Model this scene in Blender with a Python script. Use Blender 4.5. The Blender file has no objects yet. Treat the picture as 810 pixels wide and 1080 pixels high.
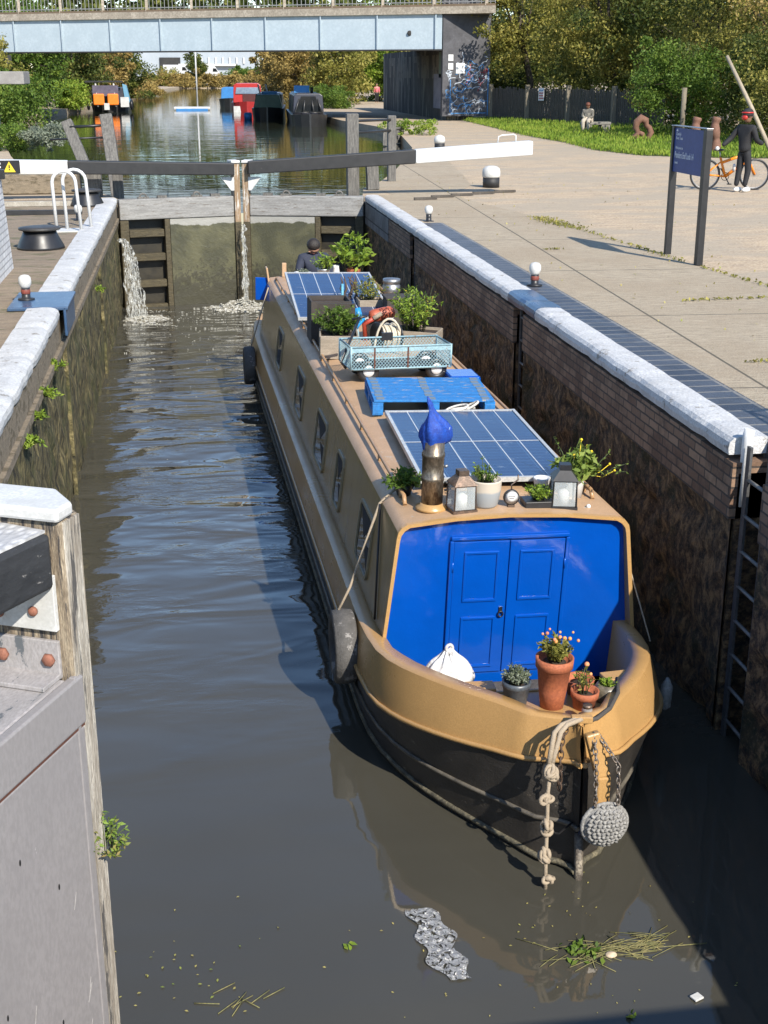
import bpy, bmesh, math, random
import numpy as np
from mathutils import Vector, Matrix, Euler
random.seed(7); rng = np.random.default_rng(7)
PI = math.pi; R = math.radians
scn = bpy.context.scene; col = scn.collection
# ---------------------------------------------------------------- camera
cd = bpy.data.cameras.new('camera'); cam = bpy.data.objects.new('camera', cd); col.objects.link(cam)
cd.sensor_fit = 'HORIZONTAL'; cd.sensor_width = 36; cd.lens = 36*1352/810
cd.clip_start = .1; cd.clip_end = 3000
cam.location = (0, 0, 2.5)
cam.rotation_euler = (R(90) - math.atan(462/1352), 0, -R(8.44))
scn.camera = cam
# ---------------------------------------------------------------- sky + sun
SEL, SAZ = R(38), R(158.5)
w = bpy.data.worlds.new('World'); scn.world = w; w.use_nodes = True
nt = w.node_tree; nt.nodes.clear()
sky = nt.nodes.new('ShaderNodeTexSky'); sky.sky_type = 'NISHITA'; sky.sun_disc = False
sky.sun_elevation = SEL; sky.sun_rotation = SAZ; sky.air_density = 1.0; sky.dust_density = .15; sky.ozone_density = 3.5
bg = nt.nodes.new('ShaderNodeBackground'); bg.inputs[1].default_value = .15
wo = nt.nodes.new('ShaderNodeOutputWorld'); nt.links.new(sky.outputs[0], bg.inputs[0]); nt.links.new(bg.outputs[0], wo.inputs[0])
sl = bpy.data.lights.new('sun', 'SUN'); sl.energy = 5.0; sl.angle = R(.5); sl.color = (1, .93, .82)
so = bpy.data.objects.new('sun', sl); col.objects.link(so)
so.rotation_euler = Vector((math.sin(SAZ)*math.cos(SEL), math.cos(SAZ)*math.cos(SEL), math.sin(SEL))).to_track_quat('Z', 'Y').to_euler()
scn.view_settings.view_transform = 'Standard'; scn.view_settings.look = 'None'
scn.view_settings.exposure = .68; scn.view_settings.gamma = 1
# ---------------------------------------------------------------- materials
def srgb(r, g, b):
    f = lambda c: c/12.92/255 if c < 10 else ((c/255+.055)/1.055)**2.4
    return (f(r), f(g), f(b), 1)
class NB:
    def __init__(s, name):
        s.m = bpy.data.materials.new(name); s.m.use_nodes = True; s.t = s.m.node_tree; s.t.nodes.clear()
        s.out = s.n('ShaderNodeOutputMaterial'); s.p = s.n('ShaderNodeBsdfPrincipled'); s.l(s.p.outputs[0], s.out.inputs[0])
        s.tc = s.n('ShaderNodeTexCoord'); s.co = s.tc.outputs['Object']
    def n(s, t, **k):
        o = s.t.nodes.new(t)
        for a, v in k.items(): setattr(o, a, v)
        return o
    def l(s, a, b): s.t.links.new(a, b)
    def map(s, scale=(1, 1, 1), rot=(0, 0, 0), co=None):
        m = s.n('ShaderNodeMapping'); m.inputs['Scale'].default_value = scale; m.inputs['Rotation'].default_value = rot
        s.l(co or s.co, m.inputs[0]); return m.outputs[0]
    def noise(s, sc, det=4, rough=.6, co=None, dist=0):
        x = s.n('ShaderNodeTexNoise'); x.inputs['Scale'].default_value = sc; x.inputs['Detail'].default_value = det
        x.inputs['Roughness'].default_value = rough; x.inputs['Distortion'].default_value = dist; s.l(co or s.co, x.inputs['Vector']); return x.outputs[0]
    def ramp(s, fac, stops, interp='LINEAR'):
        r = s.n('ShaderNodeValToRGB'); r.color_ramp.interpolation = interp; e = r.color_ramp.elements
        while len(e) < len(stops): e.new(.5)
        for i, (p, c) in enumerate(stops): e[i].position = p; e[i].color = c if len(c) == 4 else (*c, 1)
        s.l(fac, r.inputs[0]); return r.outputs[0]
    def mix(s, f, a, b, mode='MIX'):
        m = s.n('ShaderNodeMix', data_type='RGBA', blend_type=mode)
        for i, v in ((0, f), (6, a), (7, b)):
            if hasattr(v, 'links'): s.l(v, m.inputs[i])
            elif i == 0: m.inputs[0].default_value = v
            else: m.inputs[i].default_value = v if len(v) == 4 else (*v, 1)
        return m.outputs[2]
    def math(s, op, a, b=0):
        m = s.n('ShaderNodeMath', operation=op)
        for i, v in ((0, a), (1, b)):
            if hasattr(v, 'links'): s.l(v, m.inputs[i])
            else: m.inputs[i].default_value = v
        return m.outputs[0]
    def bump(s, h, st=.3, d=.02, nrm=None):
        b = s.n('ShaderNodeBump'); b.inputs['Strength'].default_value = st; b.inputs['Distance'].default_value = d
        s.l(h, b.inputs['Height'])
        if nrm: s.l(nrm, b.inputs['Normal'])
        s.l(b.outputs[0], s.p.inputs['Normal']); return b.outputs[0]
    def col(s, c): s.l(c, s.p.inputs['Base Color'])
    def set(s, **k):
        for a, v in k.items(): s.p.inputs[a.replace('_', ' ')].default_value = v
        return s
MATS = {}
def worn(name, c1, c2=None, rough=.6, sc=6, metal=0, bump=.25, bd=.01, det=6, stretch=(1, 1, 1), spots=None, lo=.38, hi=.62, fine=60, fd=.28):
    """two-tone procedural paint / stone / wood with optional chips"""
    if name in MATS: return MATS[name]
    b = NB(name); c1 = (*c1[:3], 1); c2 = (*(c2 or tuple(v*.7 for v in c1[:3]))[:3], 1)
    v = b.map(stretch); n1 = b.noise(sc, det, .65, v); n2 = b.noise(fine, 3, .6, v)
    c = b.ramp(n1, [(lo, c1), (hi, c2)])
    c = b.mix(b.ramp(n2, [(.38, (.75, .75, .75)), (.62, (0, 0, 0))]), c, tuple(x*(1-fd) for x in c2[:3]))
    if spots:
        sc2, thr, sc_col = spots
        n3 = b.noise(sc2, 7, .7, v); c = b.mix(b.ramp(n3, [(thr-.06, (0, 0, 0)), (thr-.03, (1, 1, 1))]), c, sc_col)
    b.col(c)
    h = b.math('ADD', n1, b.math('MULTIPLY', n2, .5)); b.bump(h, bump, bd)
    b.set(Metallic=metal); r = b.math('ADD', b.math('MULTIPLY', n1, .25), rough-.12); b.l(r, b.p.inputs['Roughness'])
    MATS[name] = b.m; return b.m
def leafmat(name, c1, c2, c3, tr=.35):
    if name in MATS: return MATS[name]
    b = NB(name); g = b.n('ShaderNodeNewGeometry')
    fac = b.math('ADD', b.math('MULTIPLY', g.outputs['Random Per Island'], .62), b.ramp(b.noise(.55, 3, .55), [(.38, (0, 0, 0)), (.62, (.38, .38, .38))]))
    c = b.ramp(fac, [(0, c1), (.5, c2), (1, c3)])
    b.col(c); b.set(Roughness=.55); b.p.inputs['Specular IOR Level'].default_value = .25
    t = b.n('ShaderNodeBsdfTranslucent'); b.l(c, t.inputs[0]); m = b.n('ShaderNodeMixShader'); m.inputs[0].default_value = tr
    b.l(b.p.outputs[0], m.inputs[1]); b.l(t.outputs[0], m.inputs[2]); b.l(m.outputs[0], b.out.inputs[0])
    MATS[name] = b.m; return b.m
# ---------------------------------------------------------------- object helpers
def tag(o, label=None, cat=None, group=None, kind=None):
    if label: o['label'] = label
    if cat: o['category'] = cat
    if group: o['group'] = group
    if kind: o['kind'] = kind
    return o
def empty(name, loc, label=None, cat=None, group=None, rot=(0, 0, 0)):
    o = bpy.data.objects.new(name, None); col.objects.link(o); o.empty_display_size = .1
    o.location = loc; o.rotation_euler = rot
    return tag(o, label, cat, group)
class MB:
    def __init__(s): s.v = []; s.f = []; s.sm = []
    def add(s, vs, fs, smooth=False):
        k = len(s.v); s.v += [tuple(v) for v in vs]; s.f += [tuple(i+k for i in f) for f in fs]; s.sm += [smooth]*len(fs); return s
    def box(s, c, d, rz=0, rx=0, ry=0, taper=1):
        M = Matrix.Translation(c) @ Euler((rx, ry, rz)).to_matrix().to_4x4(); x, y, z = (q/2 for q in d)
        vs = [M @ Vector((a*x*(taper if e > 0 else 1), b_*y*(taper if e > 0 else 1), e*z)) for e in (-1, 1) for b_ in (-1, 1) for a in (-1, 1)]
        return s.add(vs, [(0, 2, 3, 1), (4, 5, 7, 6), (0, 1, 5, 4), (2, 6, 7, 3), (0, 4, 6, 2), (1, 3, 7, 5)])
    def bar(s, p, q, wd, ht, up=(0, 0, 1)):
        p = Vector(p); q = Vector(q); d = (q-p).normalized(); u = Vector(up); sd = d.cross(u)
        if sd.length < 1e-4: sd = d.cross(Vector((1, 0, 0)))
        sd.normalize(); u = sd.cross(d); vs = []
        for e in (p, q):
            for a, b_ in ((-1, -1), (1, -1), (1, 1), (-1, 1)): vs.append(e+sd*a*wd/2+u*b_*ht/2)
        return s.add(vs, [(3, 2, 1, 0), (4, 5, 6, 7), (0, 1, 5, 4), (1, 2, 6, 5), (2, 3, 7, 6), (3, 0, 4, 7)])
    def tube(s, pts, r, n=8, closed=False, cap=True):
        pts = [Vector(p) for p in pts]; m = len(pts); rs = r if isinstance(r, (list, tuple)) else [r]*m; vs = []; ref = None
        for i, p in enumerate(pts):
            a = pts[(i-1) % m] if closed or i else p; c = pts[(i+1) % m] if closed or i < m-1 else p
            t = (c-a).normalized() if (c-a).length > 1e-9 else Vector((0, 0, 1))
            if ref is None: ref = t.orthogonal().normalized()
            ref = (ref-t*ref.dot(t)); ref = ref.normalized() if ref.length > 1e-6 else t.orthogonal().normalized()
            b_ = t.cross(ref)
            for k in range(n): vs.append(p+(ref*math.cos(2*PI*k/n)+b_*math.sin(2*PI*k/n))*rs[i])
        fs = []
        for i in range(m if closed else m-1):
            j = (i+1) % m
            for k in range(n): fs.append((i*n+k, i*n+(k+1) % n, j*n+(k+1) % n, j*n+k))
        s.add(vs, fs, True)
        if cap and not closed:
            k0 = len(s.v)-len(vs); s.f += [tuple(k0+k for k in range(n))[::-1], tuple(k0+(m-1)*n+k for k in range(n))]; s.sm += [False, False]
        return s
    def lathe(s, prof, c=(0, 0, 0), n=24, M=None):
        vs = []; fs = []; M = M or Matrix.Identity(4)
        for (r, z) in prof:
            for k in range(n): vs.append(M @ Vector((r*math.cos(2*PI*k/n), r*math.sin(2*PI*k/n), z))+Vector(c))
        for i in range(len(prof)-1):
            for k in range(n): fs.append((i*n+k, i*n+(k+1) % n, (i+1)*n+(k+1) % n, (i+1)*n+k))
        fs += [tuple(range(n))[::-1], tuple((len(prof)-1)*n+k for k in range(n))]
        return s.add(vs, fs, True)
    def ball(s, c, r, n=12, sq=(1, 1, 1)):
        prof = [(max(.001, r*math.sin(PI*i/n)), -r*math.cos(PI*i/n)) for i in range(n+1)]
        return s.lathe(prof, c, n*2, Matrix.Diagonal((*sq, 1)))
    def torus(s, c, R0, r, M=None, n=24, k=8, sq=1):
        M = M or Matrix.Identity(3); vs = []; fs = []
        for i in range(n):
            a = 2*PI*i/n
            for j in range(k):
                b_ = 2*PI*j/k; vs.append(Vector(c)+M @ Vector(((R0+r*math.cos(b_))*math.cos(a), (R0+r*math.cos(b_))*math.sin(a)*sq, r*math.sin(b_))))
        for i in range(n):
            for j in range(k): fs.append((i*k+j, ((i+1) % n)*k+j, ((i+1) % n)*k+(j+1) % k, i*k+(j+1) % k))
        return s.add(vs, fs, True)
    def prism(s, poly, y0, y1, axis='y'):
        """poly in (x,z) extruded along y (or (y,z) along x, (x,y) along z)"""
        n = len(poly); f = {'y': lambda a, b_, t: (a, t, b_), 'x': lambda a, b_, t: (t, a, b_), 'z': lambda a, b_, t: (a, b_, t)}[axis]
        vs = [f(a, b_, y0) for a, b_ in poly]+[f(a, b_, y1) for a, b_ in poly]
        return s.add(vs, [tuple(range(n)), tuple(range(2*n-1, n-1, -1))]+[(i, i+n, (i+1) % n+n, (i+1) % n) for i in range(n)])
    def build(s, name, mat, parent=None, bevel=0, loc=None, rot=None, fix=True, mods=()):
        me = bpy.data.meshes.new(name); me.from_pydata(s.v, [], s.f); me.polygons.foreach_set('use_smooth', s.sm); me.materials.append(mat)
        if fix:
            bm = bmesh.new(); bm.from_mesh(me); bmesh.ops.recalc_face_normals(bm, faces=bm.faces); bm.to_mesh(me); bm.free()
        o = bpy.data.objects.new(name, me); col.objects.link(o)
        if parent: o.parent = parent
        if loc is not None: o.location = loc
        if rot is not None: o.rotation_euler = rot
        if bevel:
            m = o.modifiers.new('bevel', 'BEVEL'); m.width = bevel; m.segments = 2; m.limit_method = 'ANGLE'; m.angle_limit = R(40)
        return o
def kids(o): return [c for c in bpy.data.objects if c.parent == o]
def dup(o, loc=None, rot=None, parent=None, label=None, scale=None):
    c = o.copy(); col.objects.link(c)
    if parent: c.parent = parent
    if loc is not None: c.location = loc
    if rot is not None: c.rotation_euler = rot
    if scale is not None: c.scale = (scale,)*3 if not isinstance(scale, tuple) else scale
    if label: c['label'] = label
    for k in kids(o): dup(k, parent=c)
    return c
def leaves(name, P, size, mat, parent=None, up=.3, aspect=.55, drop=0, dirs=None):
    """P: Nx3 leaf centres; each leaf a small folded rhombus"""
    P = np.asarray(P, float); n = len(P)
    d = rng.normal(size=(n, 3)) if dirs is None else np.asarray(dirs)+rng.normal(size=(n, 3))*.25
    d[:, 2] -= drop; d /= np.linalg.norm(d, axis=1)[:, None]
    u = rng.normal(size=(n, 3)); u[:, 2] += up*3; s_ = np.cross(d, u); s_ /= np.linalg.norm(s_, axis=1)[:, None]
    nn = np.cross(s_, d); sz = (size*rng.uniform(.6, 1.3, n))[:, None]
    a = P-d*sz*.5; c = P+d*sz*.5; b_ = P+s_*sz*.5*aspect+nn*sz*.08; e = P-s_*sz*.5*aspect+nn*sz*.08
    V = np.stack([a, b_, c, e], 1).reshape(-1, 3)
    me = bpy.data.meshes.new(name); me.vertices.add(4*n); me.vertices.foreach_set('co', V.ravel())
    me.loops.add(4*n); me.loops.foreach_set('vertex_index', np.arange(4*n, dtype=np.int32))
    me.polygons.add(n); me.polygons.foreach_set('loop_start', np.arange(0, 4*n, 4, dtype=np.int32)); me.polygons.foreach_set('loop_total', np.full(n, 4, dtype=np.int32))
    me.materials.append(mat); me.update(calc_edges=True); me.validate()
    o = bpy.data.objects.new(name, me); col.objects.link(o)
    if parent: o.parent = parent
    return o
def crown_pts(c, rad, nclump, per, csize, shell=.55, flat=1.0):
    out = []
    for i in range(nclump):
        v = rng.normal(size=3); v /= np.linalg.norm(v); v *= (shell+(1-shell)*rng.random())*(1+.22*rng.normal())
        cc = np.array(c)+v*np.array(rad); k = int(per*rng.uniform(.5, 1.5)); cs = csize*rng.uniform(.5, 1.4)
        q = rng.normal(size=(k, 3)); q /= np.linalg.norm(q, axis=1)[:, None]; q *= (rng.random(k)**.4)[:, None]
        out.append(cc+q*np.array([cs, cs, cs*.7*flat]))
    return np.concatenate(out)
def skin(name, chains, mat, parent, sub=2, rf=1.0):
    """one continuous skinned surface from chains of (x,y,z,r); equal points weld"""
    key = {}; vs = []; rs = []; es = []
    for ch in chains:
        prev = None
        for (x, y, z, r) in ch:
            k = (round(x, 3), round(y, 3), round(z, 3))
            if k not in key: key[k] = len(vs); vs.append(k); rs.append(r*rf)
            i = key[k]
            if prev is not None and prev != i: es.append((prev, i))
            prev = i
    me = bpy.data.meshes.new(name); me.from_pydata(vs, es, [])
    o = bpy.data.objects.new(name, me); col.objects.link(o); me.materials.append(mat)
    m = o.modifiers.new('skin', 'SKIN'); m.use_smooth_shade = True
    for i, r in enumerate(rs): me.skin_vertices[0].data[i].radius = (r, r)
    me.skin_vertices[0].data[0].use_root = True
    m2 = o.modifiers.new('sub', 'SUBSURF'); m2.levels = sub; m2.render_levels = sub
    o.parent = parent; return o
def text(name, s, size, mat, parent, M, ext=.002, align='LEFT'):
    cu = bpy.data.curves.new(name, 'FONT'); cu.body = s; cu.size = size; cu.extrude = ext; cu.align_x = align; cu.resolution_u = 3
    t = bpy.data.objects.new(name, cu); col.objects.link(t); bpy.context.view_layer.update()
    me = bpy.data.meshes.new_from_object(t.evaluated_get(bpy.context.evaluated_depsgraph_get())); bpy.data.objects.remove(t)
    me.transform(M); me.materials.clear(); me.materials.append(mat)
    o = bpy.data.objects.new(name, me); col.objects.link(o); o.parent = parent; return o
# ---------------------------------------------------------------- common materials
white = worn('white_paint', (.60, .60, .59), (.47, .47, .45), .5, 6, spots=(9, .70, (.35, .33, .3)), bump=.3, bd=.006, fd=.08)
whitecl = worn('white_paint_clean', (.66, .66, .65), (.60, .60, .59), .4, 3, bump=.1, bd=.003, fd=.1)
black = worn('black_paint', (.010, .010, .011), (.022, .022, .023), .6, 5, spots=(14, .75, (.2, .19, .18)), bump=.3, bd=.005)
blackm = worn('black_metal', (.012, .012, .013), (.02, .02, .022), .4, 6, bump=.12, bd=.003)
bronze = worn('rust', (.14, .05, .025), (.08, .03, .02), .8, 30, bump=.5, bd=.004)
oak = worn('weathered_oak', (.30, .25, .18), (.17, .14, .10), .8, 5, stretch=(6, 6, .7), bump=.7, bd=.012, spots=(3, .6, (.45, .43, .38)), fine=30)
greywood = worn('grey_wood', (.20, .19, .17), (.09, .085, .08), .85, 5, stretch=(6, 6, .6), bump=.7, bd=.012, fine=30)
rope_m = worn('rope_fibre', (.48, .40, .30), (.30, .24, .17), .9, 60, bump=.6, bd=.006)
steel = worn('galvanised_steel', (.42, .43, .44), (.30, .31, .32), .42, 20, metal=.85, bump=.15, bd=.003)
terracotta = worn('terracotta', (.42, .13, .055), (.34, .10, .045), .75, 12, bump=.15, bd=.004)
soil = worn('soil', (.05, .03, .02), (.03, .02, .012), .95, 40, bump=.8, bd=.01)
L_dark = leafmat('leaves_dark', (.025, .045, .01), (.08, .105, .022), (.22, .22, .05))
L_olive = leafmat('leaves_olive', (.09, .10, .018), (.23, .22, .045), (.42, .36, .10))
L_autumn = leafmat('leaves_autumn', (.13, .095, .026), (.32, .23, .07), (.46, .34, .12))
L_green = leafmat('leaves_green', (.05, .09, .015), (.10, .17, .025), (.20, .26, .045))
L_bright = leafmat('leaves_bright', (.10, .17, .02), (.20, .30, .035), (.36, .40, .07))
L_grey = leafmat('leaves_silvery', (.14, .17, .12), (.22, .25, .18), (.30, .32, .24))
# ================================================================ SETTING
WL = -2.25      # water level inside the lock
UP = -.35       # water level of the upper reach
XL, XR = -1.49, 3.73
# ---- ground
def ground_mat():
    b = NB('gravel_path'); n1 = b.noise(.35, 6, .6, b.map((1, 2.2, 1))); n2 = b.noise(22, 4, .7); n3 = b.noise(2.2, 7, .7, b.map((1, 2.6, 1)))
    c = b.ramp(n3, [(.4, (.41, .31, .20)), (.6, (.27, .205, .14))])
    c = b.mix(b.ramp(n2, [(.45, (0, 0, 0)), (.62, (.8, .8, .8))]), c, (.52, .42, .30))
    c = b.mix(b.ramp(n1, [(.46, (0, 0, 0)), (.56, (.6, .6, .6))]), c, (.30, .26, .20))
    b.col(c); b.set(Roughness=.95); b.bump(b.math('ADD', n2, n3), .7, .02); return b.m
def concrete_mat():
    b = NB('brushed_concrete'); v = b.map((.7, 4.5, 1)); n1 = b.noise(5, 7, .75, v); n2 = b.noise(.7, 6, .65); n3 = b.noise(70, 3, .7)
    c = b.ramp(n1, [(.40, (.22, .18, .125)), (.60, (.40, .33, .235))])
    c = b.mix(b.ramp(n2, [(.42, (0, 0, 0)), (.6, (.7, .7, .7))]), c, (.27, .21, .14))
    c = b.mix(b.ramp(n3, [(.48, (0, 0, 0)), (.62, (.6, .6, .6))]), c, (.46, .385, .28))
    br = b.n('ShaderNodeTexBrick'); br.inputs['Scale'].default_value = 1; br.inputs['Brick Width'].default_value = 4.2; br.inputs['Row Height'].default_value = 3.4
    br.inputs['Mortar Size'].default_value = .015; br.offset = 0; b.l(b.map((1, 1, 1), (0, 0, R(3))), br.inputs['Vector'])
    c = b.mix(br.outputs['Fac'], c, (.10, .085, .06))
    b.col(c); b.set(Roughness=.93); b.bump(b.math('ADD', n1, b.math('ADD', n3, n2)), .6, .02); return b.m
M_grav, M_conc = ground_mat(), concrete_mat()
# canal banks as stations (right bank x, y), (left bank x, y)
RB = [(3.73, 28.3), (4.0, 30.2), (4.7, 32.2), (6.2, 38), (8.0, 47), (9.2, 57), (9.6, 66), (8.8, 76), (8.6, 90), (9.4, 112), (12.5, 150), (19, 220), (26, 292)]
LB = [(-1.49, 28.3), (-1.75, 29.4), (-2.9, 31.2), (-4.2, 36), (-5.6, 44), (-7.4, 56), (-9.0, 70), (-9.3, 90), (-8.8, 105), (-8.0, 120), (-7.5, 150), (-5, 220), (0, 292)]
m = MB()
def strip(m, edge, far):
    k = len(edge); vs = []; fs = []
    for x, y in edge: vs += [(x, y, 0), (far, y, 0), (x, y, -3.2)]
    for i in range(k-1):
        a, b_ = 3*i, 3*(i+1); fs += [(a, a+1, b_+1, b_), (a, b_, b_+2, a+2)]
    m.add(vs, fs)
XRo, XLo = 4.42, -1.83
strip(m, [(XRo-.02, -40)]+[(XRo-.02, 28.3)]+RB[0:1]+RB[1:], 900)
strip(m, [(XLo+.02, -40)]+[(XLo+.02, 28.3)]+LB[0:1]+LB[1:], -900)
m.add([(-900, 292, 0), (900, 292, 0), (900, 2500, 0), (-900, 2500, 0), (0, 292, -3.2), (26, 292, -3.2), (0, 292, 0), (26, 292, 0)], [(0, 1, 2, 3), (4, 5, 7, 6)])
tag(m.build('ground', M_grav), kind='structure')
# concrete lockside sheets
m = MB(); seam = [(7.9, 2), (7.3, 12), (6.86, 17), (6.48, 22.5), (5.9, 26.3), (5.7, 28.2), (6.6, 30.5), (7.0, 33), (8.8, 47)]
vs = []; inner = [(4.425, 2), (4.425, 12), (4.425, 17), (4.425, 22.5), (4.425, 26.3), (4.425, 28.2), (4.2, 30.5), (5.0, 33), (8.1, 47)]
for (a, y), (c, y2) in zip(inner, seam): vs += [(a, y, .004), (c, y2, .004)]
m.add(vs, [(2*i, 2*i+1, 2*i+3, 2*i+2) for i in range(len(seam)-1)])
tag(m.build('lockside_pavement', M_conc), kind='structure')
m = MB(); m.add([(-1.835, 3, .004), (-30, 3, .004), (-30, 28.28, .004), (-1.835, 28.28, .004)], [(0, 1, 2, 3)])
M_lc = worn('old_lockside_concrete', (.30, .235, .16), (.20, .155, .11), .93, 2.5, bump=.7, bd=.03, spots=(1.3, .62, (.12, .11, .06)), stretch=(1, 2.5, 1))
tag(m.build('left_lockside_pavement', M_lc), kind='structure')
# blue brick paving strip
def brick_mat(name, cA, cB, mort, bw, bh, plane='YZ', ms=.012, rough=.85, slime=None, bump=.5, off=.5, grime=.5):
    b = NB(name); sx = b.n('ShaderNodeSeparateXYZ'); b.l(b.co, sx.inputs[0]); cx = b.n('ShaderNodeCombineXYZ')
    for i, ax in enumerate(plane): b.l(sx.outputs['XYZ'.index(ax)], cx.inputs[i])
    br = b.n('ShaderNodeTexBrick'); br.offset = off
    for k, v in (('Color1', (*cA, 1)), ('Color2', (*cB, 1)), ('Mortar', (*mort, 1)), ('Scale', 1), ('Mortar Size', ms), ('Brick Width', bw), ('Row Height', bh), ('Bias', 0)): br.inputs[k].default_value = v
    nz = b.noise(9, 4, .6); dv = b.mix(.012, cx.outputs[0], nz, 'ADD'); b.l(dv, br.inputs['Vector'])
    n1 = b.noise(2.2, 7, .7); n2 = b.noise(25, 4, .7)
    c = b.mix(b.ramp(n1, [(.45, (0, 0, 0)), (.58, (grime,)*3)]), br.outputs[0], tuple(x*.35 for x in cA))
    h = b.math('SUBTRACT', b.math('ADD', n2, b.math('MULTIPLY', n1, .6)), br.outputs['Fac'])
    b.col(c); b.set(Roughness=rough); b.bump(h, bump, .02); return b.m
M_bb = brick_mat('blue_brick_paving', (.035, .04, .055), (.07, .078, .095), (.20, .185, .16), .40, .21, 'XY', .016, .42, off=0, grime=.35)
m = MB(); m.box((4.22, 15.3, -.1), (.40, 14.9, .212)); m.build('brick_paving', M_bb); tag(bpy.data.objects['brick_paving'], kind='structure')
m = MB(); m.box((4.22, -6, -.1), (.40, 27.7, .212)); m.box((4.22, 25.53, -.1), (.40, 5.56, .212)); tag(m.build('edge_pavement', M_conc), kind='structure')
# ---- lock walls
def slime_mat():
    b = NB('slimy_wall'); v = b.map((1, 2.0, 1.5)); n1 = b.noise(5.5, 9, .78, v); n2 = b.noise(1.3, 6, .7); n3 = b.noise(30, 5, .7)
    c = b.ramp(n1, [(.40, (.012, .010, .007)), (.5, (.13, .075, .036)), (.60, (.42, .26, .12))])
    c = b.mix(b.ramp(n2, [(.52, (0, 0, 0)), (.58, (.8, .8, .8))]), c, (.03, .036, .012))
    c = b.mix(b.ramp(n3, [(.55, (0, 0, 0)), (.65, (.6, .6, .6))]), c, (.30, .21, .11))
    b.col(c); b.set(Roughness=.7)
    b.bump(b.math('ADD', b.math('MULTIPLY', n1, 1.2), b.math('ADD', n2, b.math('MULTIPLY', n3, .4))), 1.0, .07); return b.m
def moss_mat():
    b = NB('mossy_wall'); v = b.map((1, 6, 1)); n1 = b.noise(3.5, 8, .72, v); n2 = b.noise(1.5, 6, .7); n3 = b.noise(26, 5, .75)
    c = b.ramp(n1, [(.40, (.014, .013, .006)), (.5, (.085, .072, .03)), (.60, (.24, .20, .09))])
    c = b.mix(b.ramp(n2, [(.5, (0, 0, 0)), (.6, (.6, .6, .6))]), c, (.06, .07, .02))
    b.col(c); b.set(Roughness=.8)
    b.bump(b.math('ADD', n1, b.math('ADD', n2, b.math('MULTIPLY', n3, .6))), 1.0, .06); return b.m
M_slime, M_moss = slime_mat(), moss_mat()
M_wb = brick_mat('wall_brick', (.14, .08, .05), (.28, .18, .115), (.05, .04, .032), .225, .075, 'YZ', .008)
M_wbl = worn('pale_wall_stone', (.27, .215, .15), (.17, .14, .10), .9, 6, bump=.7, bd=.02, spots=(3, .6, (.10, .08, .05)), stretch=(1, 2, 3))
def rough_wall(m, x, ys, zs, sgn, seed, amp=.03):
    """a displaced vertical sheet x=const facing -sgn, as one grid"""
    r = np.random.default_rng(seed); ny, nz = len(ys), len(zs)
    base = r.normal(size=(ny//3+3, nz//2+3)); vs = []
    for i, y in enumerate(ys):
        for j, z in enumerate(zs):
            fi, fj = i/3, j/2; a, b_ = int(fi), int(fj); u, v = fi-a, fj-b_
            q = base[a, b_]*(1-u)*(1-v)+base[a+1, b_]*u*(1-v)+base[a, b_+1]*(1-u)*v+base[a+1, b_+1]*u*v
            e = 0 if j in (0,) or i in (0, ny-1) else amp*(q*.7+r.normal()*.35)
            vs.append((x+sgn*abs(e), y, z))
    m.add(vs, [(i*nz+j, (i+1)*nz+j, (i+1)*nz+j+1, i*nz+j+1) for i in range(ny-1) for j in range(nz-1)], True)
rw = empty('lock_wall', (0, 0, 0), 'shaded brick and slime side wall of the lock chamber, on the right of the boat', 'wall')
slots = [(7.78, 8.28), (14.3, 14.75), (21.7, 22.15)]
segs = []; y0 = -3
for a, c in slots: segs.append((y0, a)); y0 = c
segs.append((y0, 28.3))
mb, ms_, mr = MB(), MB(), MB()
for k, (a, c) in enumerate(segs):
    c2 = min(c, 24.6)
    mb.box(((XR+4.02)/2+.005, (a+c2)/2, -.33), (.28, c2-a, .42))
    if c > 24.6: mr.box(((XR+4.02)/2+.005, 26.44, -.33), (.30, 3.68, .44))
    ys = np.linspace(a, c, max(4, int((c-a)/.11))); zs = np.linspace(-.54, -3.2, 26)
    rough_wall(ms_, XR+.03, ys, zs, 1, k, .05)
for a, c in slots:
    ms_.box((XR+.42, (a+c)/2, -1.7), (.04, c-a+.2, 3.2)); ms_.box((XR+.24, a-.02, -1.7), (.36, .04, 3.0)); ms_.box((XR+.24, c+.02, -1.7), (.36, .04, 3.0))
    
mb.build('brickwork', M_wb, rw); ms_.build('slimy_face', M_slime, rw, fix=False); mr.build('stone_blocks', brick_mat('stone_block', (.12, .115, .11), (.17, .16, .15), (.04, .035, .03), 1.15, .4, 'YZ', .015), rw)
def coping(y0, y1, x0, x1, sg, z=.02, seed=0, n=None, edge=None):
    """rounded nosing stone run with chipped irregular edge"""
    m = MB(); r = random.Random(seed); prof = [(0, -.10), (-.008, -.05), (.0, -.01), (.03, .018), (.075, .03), (.16, .032), (.30, .024), (.30, -.10)]
    ks = max(2, int((y1-y0)/.16)); vs = []; n_ = len(prof)
    for i in range(ks+1):
        y = y0+(y1-y0)*i/ks; e = r.gauss(0, .003); e2 = r.gauss(0, .0022); g = -.018 if i % 9 == 3 else 0
        for (a, b_) in prof: vs.append((x0+sg*(a+(e+abs(g) if a < .1 else 0)*1)*(x1-x0)*sg/.30, y, z+b_+e2*.5+(g*.5 if b_ > -.02 else 0)))
    fs = [(i*n_+j, (i+1)*n_+j, (i+1)*n_+j+1, i*n_+j+1) for i in range(ks) for j in range(n_-1)]
    fs += [tuple(range(n_)), tuple(ks*n_+j for j in range(n_))[::-1]]
    return m.add(vs, fs, False)
M_cop = worn('painted_coping', (.58, .58, .575), (.44, .44, .435), .65, 5, bump=.8, bd=.02, spots=(6, .665, (.24, .22, .19)), fine=50, fd=.15)
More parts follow.
